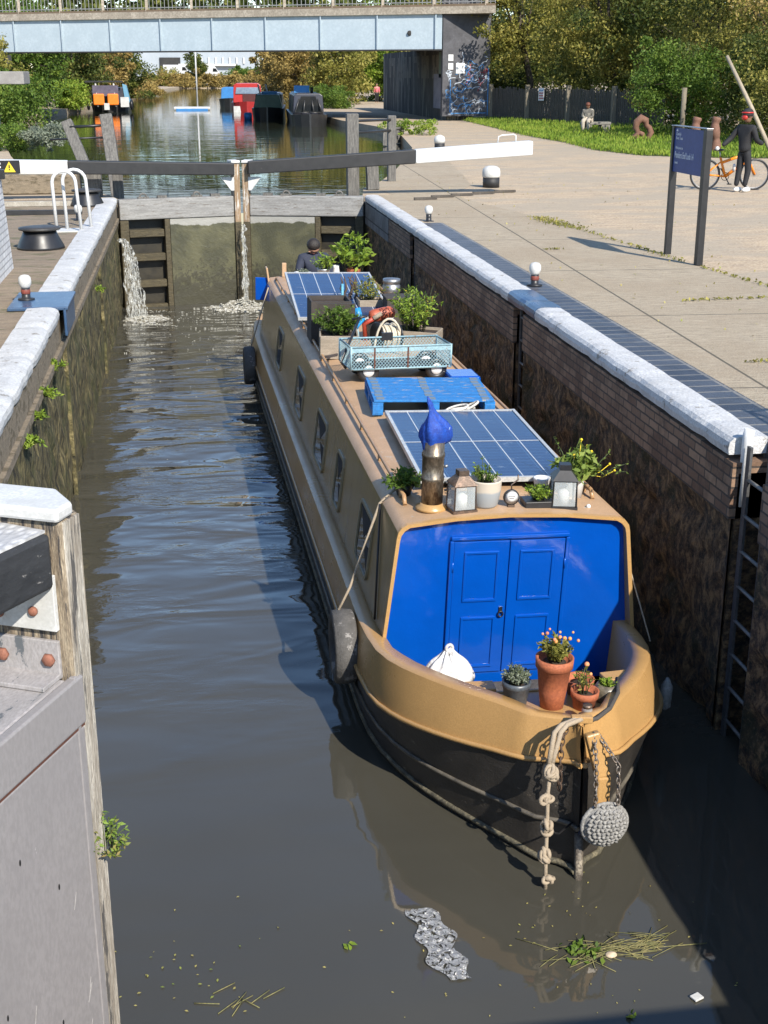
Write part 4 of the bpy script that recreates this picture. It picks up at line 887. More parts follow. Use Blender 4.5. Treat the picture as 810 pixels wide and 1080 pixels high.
# chimneys
t = rthing('flue', .70, 11.85, 'short shiny metal flue with a capped top near the right roof edge', 'chimney')
m = MB(); m.lathe([(.10, 0), (.10, .02), (.075, .03), (.075, .20)]); m.build('pipe', steel, t)
m = MB(); m.lathe([(.12, .17), (.125, .18), (.125, .27), (.115, .275), (.115, .30), (.125, .31), (.125, .36), (.02, .37)]); m.build('cowl', steel, t)
M_brass = worn('stained_steel', (.34, .28, .21), (.14, .11, .08), .35, 9, metal=.75, bump=.2, bd=.004, stretch=(1, 1, .5), spots=(6, .6, (.07, .05, .04)))
t = rthing('chimney', -.54, 2.36, 'tall stained metal chimney wrapped on top with a blue cloth bag', 'chimney')
m = MB(); m.lathe([(.12, 0), (.12, .02), (.09, .035), (.085, .05)]); m.build('collar', M_gold, t)
m = MB(); m.lathe([(.080, .03), (.080, .22), (.085, .225), (.085, .25), (.080, .255), (.082, .40), (.086, .405), (.086, .43), (.08, .435), (.08, .52)], n=28); m.build('stack', M_brass, t)
m = MB(); m.tube([(.085, 0, .20), (.13, -.01, .21), (.135, -.01, .15), (.09, 0, .14)], .008, 6); m.tube([(.085, 0, .32), (.11, 0, .33)], .012, 6); m.build('bracket', steel, t)
M_cloth = worn('blue_cloth', (.008, .075, .42), (.004, .035, .25), .7, 14, bump=.5, bd=.01, spots=(25, .70, (.25, .35, .6)))
tb = empty('cloth_bag', RT(-.54, 2.36, .50), 'bright blue cloth bag tied over the chimney top', 'bag', None, BR); tb.scale = (.80, .80, .84)
vs = []; fs = []; prof_ = [(.086, -.02), (.10, .0), (.125, .05), (.135, .10), (.125, .15), (.10, .19), (.065, .235), (.035, .28), (.022, .32), (.022, .36), (.012, .40), (.004, .42)]; n = 36
for j, (r_, z) in enumerate(prof_):
    for i in range(n):
        a = 2*PI*i/n; q = r_*(1+.16*math.sin(3*a+j*.3)*(z > .03)+.10*math.sin(7*a+j)*(z > 0)); lean = .10*z-.45*max(0, z-.17); droop = .03*max(0, math.cos(a-PI*.1))*(z < .15)*(z > -.01)
        vs.append((q*math.cos(a)*1.05+lean+.0, q*math.sin(a)*.75, z-droop*1.2-.05*math.cos(a+2.5)*(j < 2)))
for j in range(len(prof_)-1):
    for i in range(n): fs.append((j*n+i, j*n+(i+1) % n, (j+1)*n+(i+1) % n, (j+1)*n+i))
m = MB(); m.add(vs, fs, True); m.build('bag_body', M_cloth, tb)
# lanterns
M_lg = NB('lantern_glass'); M_lg.set(Roughness=.03, IOR=1.3, Alpha=.22, Base_Color=(.7, .75, .75, 1)); M_lg = M_lg.m
M_lf = worn('lantern_metal', (.22, .15, .11), (.12, .09, .07), .45, 20, metal=.6, bump=.2)
def lantern(x, y, s_, label, rz=0, mat=M_lf):
    t = rthing('lantern', x, y, label, 'lantern', 'glass lanterns on the front of the roof', rz); a = .075*s_; h = .18*s_
    m = MB(); m.box((0, 0, .01), (2*a+.02, 2*a+.02, .02))
    for sx in (-1, 1):
        for sy in (-1, 1): m.bar((sx*a, sy*a, .02), (sx*a*.92, sy*a*.92, h), .010, .010)
    for sx in (-1, 1): m.bar((sx*a*.92, -a*.92, h), (sx*a*.92, a*.92, h), .010, .010); m.bar((-a*.92, sx*a*.92, h), (a*.92, sx*a*.92, h), .010, .010)
    m.build('frame', mat, t)
    m = MB(); q = a+.006; m.add([(-q, -q, h+.004), (q, -q, h+.004), (q, q, h+.004), (-q, q, h+.004), (-.035*s_, -.035*s_, h+.06*s_), (.035*s_, -.035*s_, h+.06*s_), (.035*s_, .035*s_, h+.06*s_), (-.035*s_, .035*s_, h+.06*s_)], [(0, 1, 5, 4), (1, 2, 6, 5), (2, 3, 7, 6), (3, 0, 4, 7), (4, 5, 6, 7), (3, 2, 1, 0)]); m.box((0, 0, h+.078*s_), (.07*s_, .07*s_, .035*s_)); m.build('roof', mat, t)
    for d_ in ((0, -1), (0, 1), (1, 0), (-1, 0)):
        m = MB(); m.box((d_[0]*a*.96, d_[1]*a*.96, h/2+.01), (2*a*.9 if d_[1] else .002, 2*a*.9 if d_[0] else .002, h-.03)); m.build('glass', M_lg, t)
    m = MB(); m.lathe([(.035*s_, .02), (.035*s_, .10*s_), (.025*s_, .105*s_), (.003, .12*s_)], (0.005, 0, 0)); m.build('candle', white, t); return t
lantern(-.34, 2.26, 1.12, 'copper topped glass lantern with candle beside the tall chimney', R(8))
lantern(.43, 2.30, 1.2, 'dark glass lantern with white shells next to the yellow green plant', R(-10), blackm)
def pot(name, loc, prof_, mat, label, rot=BR, cat='plant pot', group=None, soil_z=None, parts='body'):
    t = empty(name, loc, label, cat, group, rot); zt = prof_[-1][1]; rt = prof_[-1][0]
    P_ = prof_+[(rt-.012, zt), (rt-.018, zt-.03), (.01, zt-.035)]; m = MB(); m.lathe(P_, n=32); m.build(parts, mat, t)
    m = MB(); m.lathe([(rt-.02, zt-.034), (.004, zt-.026)]); m.build('soil', soil, t); return t
def twotone():
    b = NB('glazed_pot'); sx = b.n('ShaderNodeSeparateXYZ'); b.l(b.co, sx.inputs[0]); n = b.noise(9, 4, .6)
    h = b.math('ADD', sx.outputs[2], b.math('MULTIPLY', n, .03)); c = b.ramp(h, [(.135, (.28, .30, .31)), (.15, (.50, .44, .36))]); b.col(c); b.set(Roughness=.6); b.bump(n, .2, .005); return b.m
t = pot('flower_pot', RT(-.15, 2.32), [(.085, 0), (.10, .02), (.118, .12), (.122, .20), (.124, .21)], twotone(), 'two tone grey and cream pot with small plants between lantern and tin')
sprays(t, 'foliage', 26, .13, .12, 14, .03, L_green, (0, 0, .18)); sprays(t, 'tall_sprigs', 4, .22, .08, 8, .025, L_bright, (-.04, 0, .18))
t = rthing('round_tin', .035, 2.26, 'small round white faced dial on a stand at the middle of the roof front', 'dial'); Rf = Euler((R(90), 0, 0)).to_matrix().to_4x4()
m = MB(); m.lathe([(.055, -.015), (.06, -.01), (.06, .012), (.055, .016)], (0, 0, .075), M=Rf); m.build('case', blackm, t); m = MB(); m.lathe([(.05, 0), (.01, .001)], (0, -.0165, .075), M=Rf); m.build('face', whitecl, t); m = MB(); m.box((0, 0, .01), (.05, .04, .02)); m.tube([(0, 0, .13), (0.0, .01, .17), (.05, .02, .20), (.05, .02, .24)], .006, 6); m.build('stand', M_lf, t)
m = MB(); m.box((0, -.0185, .085), (.05, .001, .004)); m.box((0, -.0185, .07), (.035, .001, .004)); m.build('dial_marks', blackm, t)
t = rthing('plant_tray', .23, 2.30, 'dark tray of yellow green leafy plants between the dial and the lantern', 'plant'); m = MB(); m.box((0, 0, .025), (.20, .16, .05)); m.build('tray', blackm, t, bevel=.005)
sprays(t, 'foliage', 44, .11, .12, 16, .034, L_bright, (.02, 0, .04))
t = pot('flower_pot', RT(.60, 2.55), [(.05, 0), (.065, .15), (.067, .16)], whitecl, 'white pot with tall feathery yellow flowering plant at the right roof corner')
L_strap = leafmat('leaves_strap', (.10, .16, .03), (.19, .26, .05), (.32, .36, .09))
sprays(t, 'foliage', 46, .26, .20, 12, .075, L_strap, (0, 0, .14), lean=1.2)
sprays(t, 'flower_stalks', 5, .34, .45, 16, .03, L_strap, (0.02, 0, .14), lean=1.0)
m = MB()
for p in ((.02, 0, .46), (.07, 0, .41), (.10, -.02, .37), (.26, .0, .26), (.31, .02, .2), (-.03, 0, .34)): m.ball(p, .011, 5); m.tube([(p[0]*.3, 0, .18), (p[0]*.7, p[1], p[2]*.75), p], .003, 4)
m.build('flower_heads', leafmat('yellow_flower', (.7, .5, .02), (.75, .55, .03), (.8, .6, .05), .1), t)
t = pot('flower_pot', RT(.36, 2.62), [(.05, 0), (.065, .11), (.067, .12)], whitecl, 'plain white pot standing behind the dark lantern')
t = pot('flower_pot', RT(-.68, 2.75), [(.05, 0), (.07, .07), (.075, .09)], blackm, 'trailing silvery green plant in a low pot left of the tall chimney')
sprays(t, 'foliage', 40, .16, .19, 14, .05, L_green, (0, 0, .06), lean=1.5)
m = MB(); m.ball((0, 0, .018), .018, 6); tag(m.build('pebble', whitecl, loc=RT(.62, 2.28), rot=BR), 'tiny white pebble on the roof beside the dark lantern', 'pebble')
# hose reel, boots, blue watering thing
t = rthing('hose_reel', .04, 8.1, 'black hose reel wound with cream hose behind the garden cart', 'hose reel')
Ry = Euler((0, R(90), R(20))).to_matrix()
for dx in (-.11, .11): m = MB(); m.lathe([(.16, -.008), (.165, 0), (.16, .008)], (dx, 0, .20), M=Ry.to_4x4()); m.build('side_disc', blackm, t)
m = MB()
for i in range(6): m.torus((-.08+i*.032, -.0+i*.004, .20), .125+(i % 2)*.012, .016, Ry, 26, 7)
m.build('hose', worn('cream_hose', (.62, .55, .42), (.5, .44, .33), .5, 15), t)
m = MB(); pts = [(-.16+.17*(1-math.cos(a)), -.10, .0+.42*math.sin(a)) for a in np.linspace(0, PI, 14)]; m.tube(pts, .014); m.build('hose_loop', worn('cream_hose', (.62, .55, .42)), t)
m = MB(); m.tube([(-.16, -.10, .0), (-.16, -.10, .07)], .02); m.build('hose_end', worn('orange_nozzle', (.75, .28, .03), (.7, .25, .03)), t)
t = rthing('watering_can', -.16, 8.75, 'bright blue handled tool poking up behind the green planter', 'tool')
m = MB(); m.tube([(-.06, 0, .18), (-.03, -.02, .32), (-.05, 0, .42)], [.03, .05, .04]); m.tube([(.04, 0, .30), (-.05, -.02, .22), (-.10, 0, .14)], [.02, .035, .03]); m.build('head', worn('sky_blue_plastic', (.02, .28, .62), (.02, .22, .5), .4, 6), t)
m = MB(); m.tube([(-.03, 0, .0), (-.05, 0, .2)], .02); m.build('shaft', M_cart, t)
t = rthing('tool_handle', -.06, 8.9, 'red and cream handle leaning beside the hose reel', 'tool'); m = MB(); m.tube([(-.02, 0, 0), (-.04, 0, .2), (.06, -.05, .27)], .028); m.build('grip', worn('red_plastic', (.42, .06, .03), (.35, .05, .03), .5, 8), t); m = MB(); m.tube([(.06, -.05, .27), (.16, -.03, .33)], .028); m.build('cream_tip', M_crate, t)
t = rthing('red_canister', .12, 9.0, 'dull red round canister lying behind the hose reel', 'canister'); m = MB(); m.lathe([(.03, -.16), (.07, -.14), (.08, -.1), (.08, .1), (.06, .15), (.02, .17)], (0, 0, .30), M=Euler((0, R(80), R(10))).to_matrix().to_4x4()); m.build('body', worn('dull_red', (.45, .11, .05), (.35, .08, .04), .5, 8), t); m = MB(); m.box((0, 0, .115), (.34, .2, .23)); m.build('stand', blackm, t)
t = rthing('metal_pipe', -.22, 10.0, 'short pale blue vertical pipe before the tilted solar panel', 'pipe'); m = MB(); m.tube([(0, 0, 0), (0, 0, .52)], .017); m.build('pipe', worn('pipe_blue', (.12, .4, .55)), t); m = MB(); m.lathe([(.03, 0), (.03, .02)]); m.build('foot', worn('pipe_blue', (.12, .4, .55)), t)
# rear of the roof: plants and pots
t = pot('flower_pot', RT(.45, 13.85), [(.08, 0), (.11, .18), (.115, .2)], terracotta, 'lush pale green broadleaf plant in a pot at the rear end of the roof')
sprays(t, 'foliage', 26, .55, .42, 12, .13, L_bright, (0, 0, .16))
t = pot('flower_pot', RT(-.02, 13.7), [(.07, 0), (.10, .18), (.105, .2)], steel, 'silver pot with light green plant beside the boatman'); sprays(t, 'foliage', 26, .26, .22, 12, .06, L_bright, (0, 0, .16))
t = pot('flower_pot', RT(-.33, 13.8), [(.09, 0), (.13, .10), (.135, .14)], whitecl, 'white bowl of pale succulents at the rear left of the roof'); sprays(t, 'foliage', 30, .07, .12, 10, .035, L_grey, (0, 0, .11))
t = pot('white_jug', RT(.18, 13.8), [(.05, 0), (.06, .1), (.045, .2), (.05, .24)], whitecl, 'white jug between the silver pot and the broadleaf plant', cat='jug')
# ---------------------------------------------------------------- things on the bow
def DK(x, y, z=None): return bw(x, y, z if z is not None else zd(y)+.0)
t = pot('flower_pot', DK(-.27, .66, .86), [(.062, 0), (.07, .02), (.088, .15), (.095, .155), (.095, .19)], worn('grey_plastic', (.075, .09, .105), (.06, .07, .085), .4, 8, bump=.05), 'blue grey plastic pot of silvery lavender beside the white bag')
sprays(t, 'foliage', 110, .12, .10, 16, .022, L_grey, (0, 0, .17), lean=.8)
t = pot('flower_pot', DK(-.045, .60, .82), [(.072, .035), (.09, .18), (.108, .34), (.12, .345), (.123, .41)], terracotta, 'tall terracotta pot on an orange saucer, centre of the bow')
m = MB(); m.lathe([(.085, 0), (.10, .04), (.103, .045), (.095, .045), (.08, .015), (.01, .012)], n=32); m.build('saucer', worn('orange_clay', (.58, .16, .045), (.5, .14, .04), .6, 8), t)
sprays(t, 'foliage', 40, .17, .11, 16, .04, L_olive, (0, 0, .38)); m = MB(); rd = random.Random(12)
for i in range(11): m.ball((rd.gauss(0, .06), rd.gauss(0, .05), .38+rd.uniform(.13, .22)), rd.uniform(.008, .015), 5)
m.build('flowers', leafmat('flower_salmon', (.65, .16, .08), (.7, .3, .15), (.75, .4, .05), .1), t)
t = pot('flower_pot', DK(.155, .55, .82), [(.06, 0), (.08, .14), (.09, .145), (.093, .19)], terracotta, 'small terracotta pot with pink flower behind the glass jar')
sprays(t, 'foliage', 8, .20, .07, 12, .035, L_olive, (-.01, 0, .16)); m = MB(); m.ball((0, 0, .37), .017, 6); m.ball((.03, 0, .30), .012, 6); m.build('flowers', leafmat('flower_salmon', (.65, .16, .08), (.7, .3, .15), (.75, .4, .05), .1), t)
t = pot('flower_pot', DK(.20, .80, .80), [(.06, 0), (.09, .13), (.10, .135), (.102, .17)], terracotta, 'terracotta pot standing behind the small pink flowered pot')
t = pot('flower_pot', DK(.345, .66, .82), [(.045, 0), (.08, .03), (.096, .08), (.085, .14), (.065, .17)], worn('mottled_glaze', (.05, .045, .035), (.18, .15, .10), .35, 18, bump=.3), 'dark mottled round pot of succulents on the right of the bow')
sprays(t, 'foliage', 24, .06, .06, 10, .03, L_bright, (0, 0, .14), lean=.5)
t = empty('glass_jar', DK(.10, .33, .90), 'clear glass jar with a dark lid at the tip of the bow', 'jar', None, BR)
m = MB(); m.lathe([(.03, 0), (.034, .01), (.034, .09), (.028, .10)]); m.build('glass', M_lg, t); m = MB(); m.lathe([(.030, .101), (.031, .12), (.005, .121)]); m.build('lid', M_lf, t)
t = empty('carrier_bag', DK(-.56, 1.35, .62), 'knotted white plastic carrier bag slumped behind the left bow rim', 'bag', None, BR)
bm = bmesh.new(); bmesh.ops.create_icosphere(bm, subdivisions=5, radius=1); rd = np.random.default_rng(5); A = rd.normal(size=(9, 3)); Ph = rd.uniform(0, 6, 9)
for v in bm.verts:
    p = np.array(v.co); fold = sum(math.sin(float(a_@p)*5.2+ph) for a_, ph in zip(A, Ph))/6; ang = math.atan2(p[1], p[0]); up_ = max(0, p[2])
    pin = 1-.82*up_**1.6; q = (1+.10*fold+.11*math.sin(9*ang+3*up_)*up_)
    v.co = Vector((p[0]*.185*pin*q, p[1]*.14*pin*q, .15+(p[2]*.15 if p[2] < 0 else p[2]*.20)*q+.02*fold))
me = bpy.data.meshes.new('bag_body'); bm.to_mesh(me); bm.free(); [setattr(p, 'use_smooth', True) for p in me.polygons]
M_bag = NB('white_plastic'); nn_ = M_bag.noise(9, 6, .6, dist=1.2); M_bag.col(M_bag.ramp(nn_, [(.4, (.62, .62, .62)), (.6, (.45, .43, .41))])); M_bag.set(Roughness=.3); M_bag.bump(nn_, .8, .03); M_bag = M_bag.m
me.materials.append(M_bag); o = bpy.data.objects.new('bag_body', me); col.objects.link(o); o.parent = t
m = MB(); m.torus((0, 0, .355), .025, .012, Euler((R(80), 0, .3)).to_matrix(), 16, 6); m.ball((0, 0, .335), .022, 6); m.build('knot', M_bag, t)
# ================================================================ FOREGROUND LOWER GATE (open, left)
M_gp = worn('grey_gate_paint', (.27, .255, .255), (.245, .232, .232), .42, 1.6, bump=.12, bd=.006, spots=(11, .76, (.48, .47, .46)), stretch=(1, 1, .5), fd=.12, fine=50)
M_gp2 = worn('scuffed_gate_paint', (.36, .34, .34), (.28, .265, .26), .55, 3, bump=.4, bd=.006, spots=(5, .64, (.10, .11, .12)), stretch=(2.2, 1, 1), fd=.15, fine=40)
M_pw = worn('post_oak', (.46, .38, .27), (.17, .13, .09), .85, 3.5, stretch=(9, 9, .8), bump=1.0, bd=.014, spots=(2.2, .58, (.055, .05, .048)), fine=26)
M_pw2 = worn('post_oak_bleached', (.60, .56, .48), (.28, .24, .19), .85, 3.5, stretch=(9, 9, .7), bump=1.0, bd=.014, spots=(2.4, .62, (.08, .075, .07)), fine=26)

gate = empty('lock_gate', (-.605, 5.27, 0), 'open grey steel and timber lower gate in the left foreground with white capped post', 'lock gate', rot=(0, 0, R(-25)))
# local frame: +y along the leaf towards the mitre, +x out of the face
plan = [(0, 0), (0, .15), (-.18, .30), (-.46, .28), (-.46, 0)]
m = MB(); m.prism(plan, -3.6, .70, 'z'); m.build('mitre_post', M_pw, gate, bevel=.012)
m = MB(); m.prism([(.006, .017), (.006, .148), (-.01, .15), (-.01, .01)], -3.6, .695, 'z'); m.build('bleached_edge', M_pw2, gate)
m = MB(); m.prism([(.006, -.03), (.006, .10), (-.16, .25), (-.50, .25), (-.50, -.03)], .705, .765, 'z'); m.build('post_cap', white, gate, bevel=.015)
m = MB(); m.box((-.255, -1.65, -.25), (.47, 3.28, .44)); m.build('top_rail', M_gp2, gate, bevel=.02)
m = MB(); m.box((-.005, -1.55, -.145), (.05, 3.2, .235)); m.build('edge_plate', M_gp, gate, bevel=.01)
m = MB(); m.box((-.02, -1.55, -1.93), (.056, 3.2, 3.3)); m.build('steel_sheeting', M_gp, gate, bevel=.01)
m = MB(); m.box((-.012, -1.55, -.271), (.046, 3.19, .014)); m.build('rusty_seam', bronze, gate)
m = MB(); m.box((-.003, .0, -1.8), (.03, .03, 3.56)); m.build('post_strap', M_gp, gate, bevel=.005)
m = MB(); m.box((-.27, -.012, .06), (.44, .022, .18)); m.box((-.27, -.09, -.016), (.44, .15, .022)); m.build('angle_bracket', M_gp2, gate, bevel=.004)
rd = random.Random(77)
for y_, z_ in ((-.55, -.62), (-.28, -.92), (-.75, -1.25), (-.35, -1.6), (-.95, -1.05), (-.6, -2.1), (-1.2, -1.7)):
    m = MB(); m.ball((.0085, y_, z_), .016, 6, (.12, .45, 1)); m.build('slot_hole', blackm, gate)
for i in range(10):
    y_, z_ = -rd.uniform(.05, .7), -rd.uniform(1.0, 2.4); m = MB(); m.bar((.0085, y_, z_), (.0085, y_+rd.uniform(.02, .06), z_+rd.uniform(.02, .12)), 0.0022, .002, (1, 0, 0)); m.build('scratch', worn('scratch_pale', (.4, .39, .38), (.33, .32, .31)), gate)
M_bolt = worn('rusty_bolt', (.30, .12, .075), (.2, .08, .05), .75, 30, bump=.5, bd=.004)
for x in (-.10, -.33): m = MB(); m.lathe([(.032, 0), (.032, .012), (.026, .02), (.004, .022)], (x, -.023, .06), 6, Euler((R(90), 0, 0)).to_matrix().to_4x4()); m.build('bolt', M_bolt, gate)
bp = MB(); bp.prism([(-.045, .20), (-.045, .46), (-.16, .46), (-.37, .27), (-.37, .235), (-.33, .20)], -.03, -.002); bpo = bp.build('white_bracket', white, gate, bevel=.004)
for x, z in ((-.15, .29), (-.32, .265)): m = MB(); m.lathe([(.022, 0), (.022, .012), (.016, .018), (.003, .02)], (x, -.031, z), 12, Euler((R(90), 0, 0)).to_matrix().to_4x4()); m.build('bolt', M_bolt, bpo)
m = MB(); m.bar((-.20, -.005, .535), (-.62, -2.6, .535), .34, .25); m.build('handrail_beam', worn('tarred_beam', (.010, .011, .013), (.028, .03, .034), .7, 6, bump=.6, bd=.01, stretch=(1, .5, 1), spots=(10, .68, (.20, .19, .18)), fine=40), gate, bevel=.02)
def tread():
    b = NB('tread_plate'); w1 = b.n('ShaderNodeTexVoronoi'); w1.inputs['Scale'].default_value = 28; b.l(b.map((1, .6, 1), (0, 0, R(40))), w1.inputs['Vector'])
    b.col(b.ramp(w1.outputs[0], [(.2, (.55, .55, .55)), (.5, (.36, .36, .36))])); b.set(Roughness=.6); b.bump(w1.outputs[0], .8, .01); return b.m
m = MB(); m.bar((-.215, -.01, .668), (-.635, -2.6, .668), .325, .012); m.build('tread_plate', tread(), gate)
wp = empty('wall_plant', tuple(gate.matrix_basis @ Vector((.0, .14, -.98))), 'small leafy weed with reddish tips sprouting from the foreground gate post', 'plant')
sprays(wp, 'foliage', 26, .20, .15, 12, .035, leafmat('leaves_weed', (.12, .20, .03), (.22, .32, .06), (.30, .18, .09)), (0.0, 0, -.03), lean=1.2)
# ================================================================ VEGETATION ON WALLS, FLOATING THINGS
for i, (y, z, n, lab) in enumerate(((13.6, -.42, 26, 'green fern tuft on the mossy left wall, farthest of the row'), (12.4, -.44, 26, 'green fern tuft second from the far end of the row on the left wall'), (11.6, -.46, 22, 'green fern tuft in the middle of the row on the left wall'), (10.9, -.5, 34, 'largest green fern tuft with hanging roots, nearest on the left wall'), (20.4, -.7, 14, 'small green weed on the left wall near the water jet'))):
    t = empty('wall_fern', (XL+.02, y, z), lab, 'fern', 'ferns growing on the left lock wall'); sprays(t, 'foliage', n, .09, .16, 14, .045, L_bright, (0, 0, 0), lean=1.6)
def debris(name, c, n, sx, sy, ls, mat, label, cat, seed=0):
    P_ = np.stack([rng.normal(c[0], sx, n), rng.normal(c[1], sy, n), np.full(n, WL+.006)], 1); D = rng.normal(size=(n, 3)); D[:, 2] = 0
    return tag(leaves(name, P_, ls, mat, None, up=5, dirs=D), label, cat, kind='stuff')
M_lit = leafmat('litter', (.16, .12, .04), (.35, .30, .10), (.12, .18, .03), .1)
t = empty('floating_weed', (2.0, 5.88, WL), 'raft of floating reeds, twigs and green leaves below the bow', 'floating weed')
m = MB(); rd = random.Random(6)
for i in range(70):
    x, y, a, l_ = rd.gauss(.22, .16), rd.gauss(0, .05), rd.gauss(.1, .5), rd.uniform(.04, .16); m.tube([(x-l_*math.cos(a), y-l_*math.sin(a), .006), (x, y, .01), (x+l_*math.cos(a), y+l_*math.sin(a), .005)], .0025, 4)
m.tube([(.3, -.02, .008), (.75, -.03, .008)], .003, 4); m.build('reeds', worn('reed', (.26, .22, .09), (.14, .14, .05), .7, 20), t)
P_ = np.stack([rng.normal(.02, .06, 60), rng.normal(0, .05, 60), np.abs(rng.normal(.015, .01, 60))], 1); leaves('leaves', P_, .045, L_green, t, up=2)
m = MB(); m.ball((.17, -.05, .01), .03, 6, (1.2, .9, .5)); m.build('pale_lump', worn('polystyrene', (.6, .5, .35), (.5, .4, .28), .7, 20), t)
debris('floating_specks', (2.2, 6.1), 46, .35, .35, .018, M_lit, 'scattered tiny leaves and specks floating below the bow', 'leaf litter')
debris('floating_specks', (-.2, 5.95), 40, .22, .25, .022, M_lit, 'scattered leaves floating beside the foreground gate post', 'leaf litter')
debris('floating_specks', (.8, 5.9), 14, .5, .35, .018, M_lit, 'sparse specks floating on the open water in the foreground', 'leaf litter')
for (x, y, lab) in ((.70, 6.14, 'single yellow leaf floating alone on the open water'), (2.10, 5.33, 'green sprig floating at the bottom edge of the picture')):
    tag(leaves('floating_leaf', [(x+rd.gauss(0, .02), y+rd.gauss(0, .02), WL+.01) for _ in range(5)], .05, L_bright, None, up=4), lab, 'leaf')
m = MB(); rd = random.Random(8)
for i in range(9): a = rd.gauss(.3, .6); x, y = rd.gauss(.0, .1), rd.gauss(5.75, .04); m.tube([(x-.07*math.cos(a), y-.07*math.sin(a), WL+.005), (x+.07*math.cos(a), y+.07*math.sin(a), WL+.008)], .003, 4)
tag(m.build('floating_twigs', worn('reed', (.26, .22, .09))), 'few thin twigs floating near the lower left of the water', 'twigs')
# glint on the water, shaped as a crumpled silvery sheet
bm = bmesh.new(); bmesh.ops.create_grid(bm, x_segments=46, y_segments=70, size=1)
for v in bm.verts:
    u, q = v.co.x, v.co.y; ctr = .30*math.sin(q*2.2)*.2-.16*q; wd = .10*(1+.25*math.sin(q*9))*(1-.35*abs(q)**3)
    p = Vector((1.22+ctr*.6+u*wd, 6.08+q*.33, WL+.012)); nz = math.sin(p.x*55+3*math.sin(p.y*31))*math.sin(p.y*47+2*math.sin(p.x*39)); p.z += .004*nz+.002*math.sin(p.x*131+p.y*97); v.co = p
me = bpy.data.meshes.new('glint_sheet'); bm.to_mesh(me); bm.free(); M_glint = NB('silver_glint'); M_glint.set(Metallic=.5, Roughness=.15, Base_Color=(.45, .45, .44, 1)); nf = M_glint.noise(28, 5, .7, dist=.8); M_glint.l(M_glint.ramp(M_glint.noise(24, 4, .6, dist=1.5), [(.42, (0, 0, 0)), (.46, (1, 1, 1))]), M_glint.p.inputs['Alpha']); M_glint.bump(nf, 1, .02); me.materials.append(M_glint.m)
o = bpy.data.objects.new('glint_sheet', me); col.objects.link(o); tag(o, 'crumpled silvery sheet shaped as a glint on the water left of the bow', 'plastic film')
tag(MB().box((2.52, 5.42, WL+.01), (.06, .05, .012), rz=.4).build('floating_scrap', white, bevel=.004), 'pale scrap floating in the lower right corner of the water', 'litter')
# ================================================================ SIGN
t = empty('lock_sign', (6.90, 17.6, 0), 'dark blue lock name sign on two black posts', 'sign', rot=(0, 0, R(-90)))
# local x runs from far post (-.6) ... near post (+.6) seen from the lock
def sgn_box(nm, c, d, mat, bv=.004): m = MB(); m.box(c, d); return m.build(nm, mat, t, bevel=bv)
sgn_box('post', (-.6, 0, .9), (.075, .09, 1.8), blackm); sgn_box('post', (.6, 0, .9), (.11, .09, 1.79), blackm)
M_navy = worn('navy_panel', (.010, .045, .22), (.008, .038, .19), .35, 3, bump=.03)
pn = sgn_box('panel', (-.005, -.0, 1.48), (1.12, .05, .60), M_navy); sgn_box('top_strip', (0, 0, 1.808), (1.32, .10, .012), steel)
M_let = worn('sign_lettering', (.62, .66, .72), (.6, .64, .7), .5, 4, bump=.02)
def tx(s_, size, x, z, sx=1): return text('lettering', s_, size, M_let, t, Matrix.Translation((x, -.0265, z)) @ Matrix.Rotation(R(90), 4, 'X') @ Matrix.Diagonal((sx, 1, 1, 1)), .001)
tx('Canal &', .062, -.50, 1.68, .95); tx('River Trust', .062, -.50, 1.625, .9); tx('Welcome to', .055, -.50, 1.495, 1); tx('Ponders End Lock 14', .125, -.51, 1.375, .66); tx('Enfield', .045, -.50, 1.295, 1)
m = MB(); m.prism([(-.50, 1.735), (-.43, 1.735), (-.45, 1.765), (-.48, 1.765)], -.0285, -.026); m.build('emblem', M_let, t)
# ================================================================ BRIDGE
M_gird = worn('pale_blue_girder', (.42, .49, .535), (.36, .43, .475), .55, 1.2, bump=.1, bd=.01, spots=(3, .76, (.26, .29, .31)), fine=8, fd=.05)
M_bconc = worn('bridge_concrete', (.42, .37, .30), (.28, .24, .19), .9, 1.5, bump=.4, bd=.03, fine=10)
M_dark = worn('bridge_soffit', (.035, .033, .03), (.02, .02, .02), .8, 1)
M_ab = worn('stained_abutment', (.11, .10, .085), (.045, .042, .038), .9, 1.2, stretch=(1, 1, .15), bump=.4, bd=.03, spots=(1.1, .60, (.19, .175, .14)), fine=8)
br = empty('road_bridge', (0, 0, 0), 'pale blue steel girder road bridge across the canal in the background', 'bridge')
A, Bp = Vector((14.25, 74.2, 0)), Vector((-19, 92.5, 0)); dr = (Bp-A).normalized(); bk = Vector((.03, 1, 0)).normalized()
def slab(m, z0, z1, o0, o1, a0=0, a1=None):
    a1 = a1 if a1 is not None else (Bp-A).length; p = [A+dr*a0+bk*o0, A+dr*a1+bk*o0, A+dr*a1+bk*o1, A+dr*a0+bk*o1]
    m.add([(q.x, q.y, z) for z in (z0, z1) for q in p], [(3, 2, 1, 0), (4, 5, 6, 7), (0, 1, 5, 4), (1, 2, 6, 5), (2, 3, 7, 6), (3, 0, 4, 7)])
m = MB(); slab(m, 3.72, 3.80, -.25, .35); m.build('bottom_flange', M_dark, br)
m = MB(); slab(m, 3.8, 5.62, 0, .12); g = m.build('girder', M_gird, br)
for i in range(11):
    m = MB(); slab(m, 3.8, 5.60, -.14, -.002, .35+i*3.45, .43+i*3.45); m.build('stiffener', M_gird, br)
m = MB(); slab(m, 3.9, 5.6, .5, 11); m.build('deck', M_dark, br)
m = MB(); slab(m, 5.62, 6.0, -.18, 11.2, -3); m.build('cope', M_bconc, br)
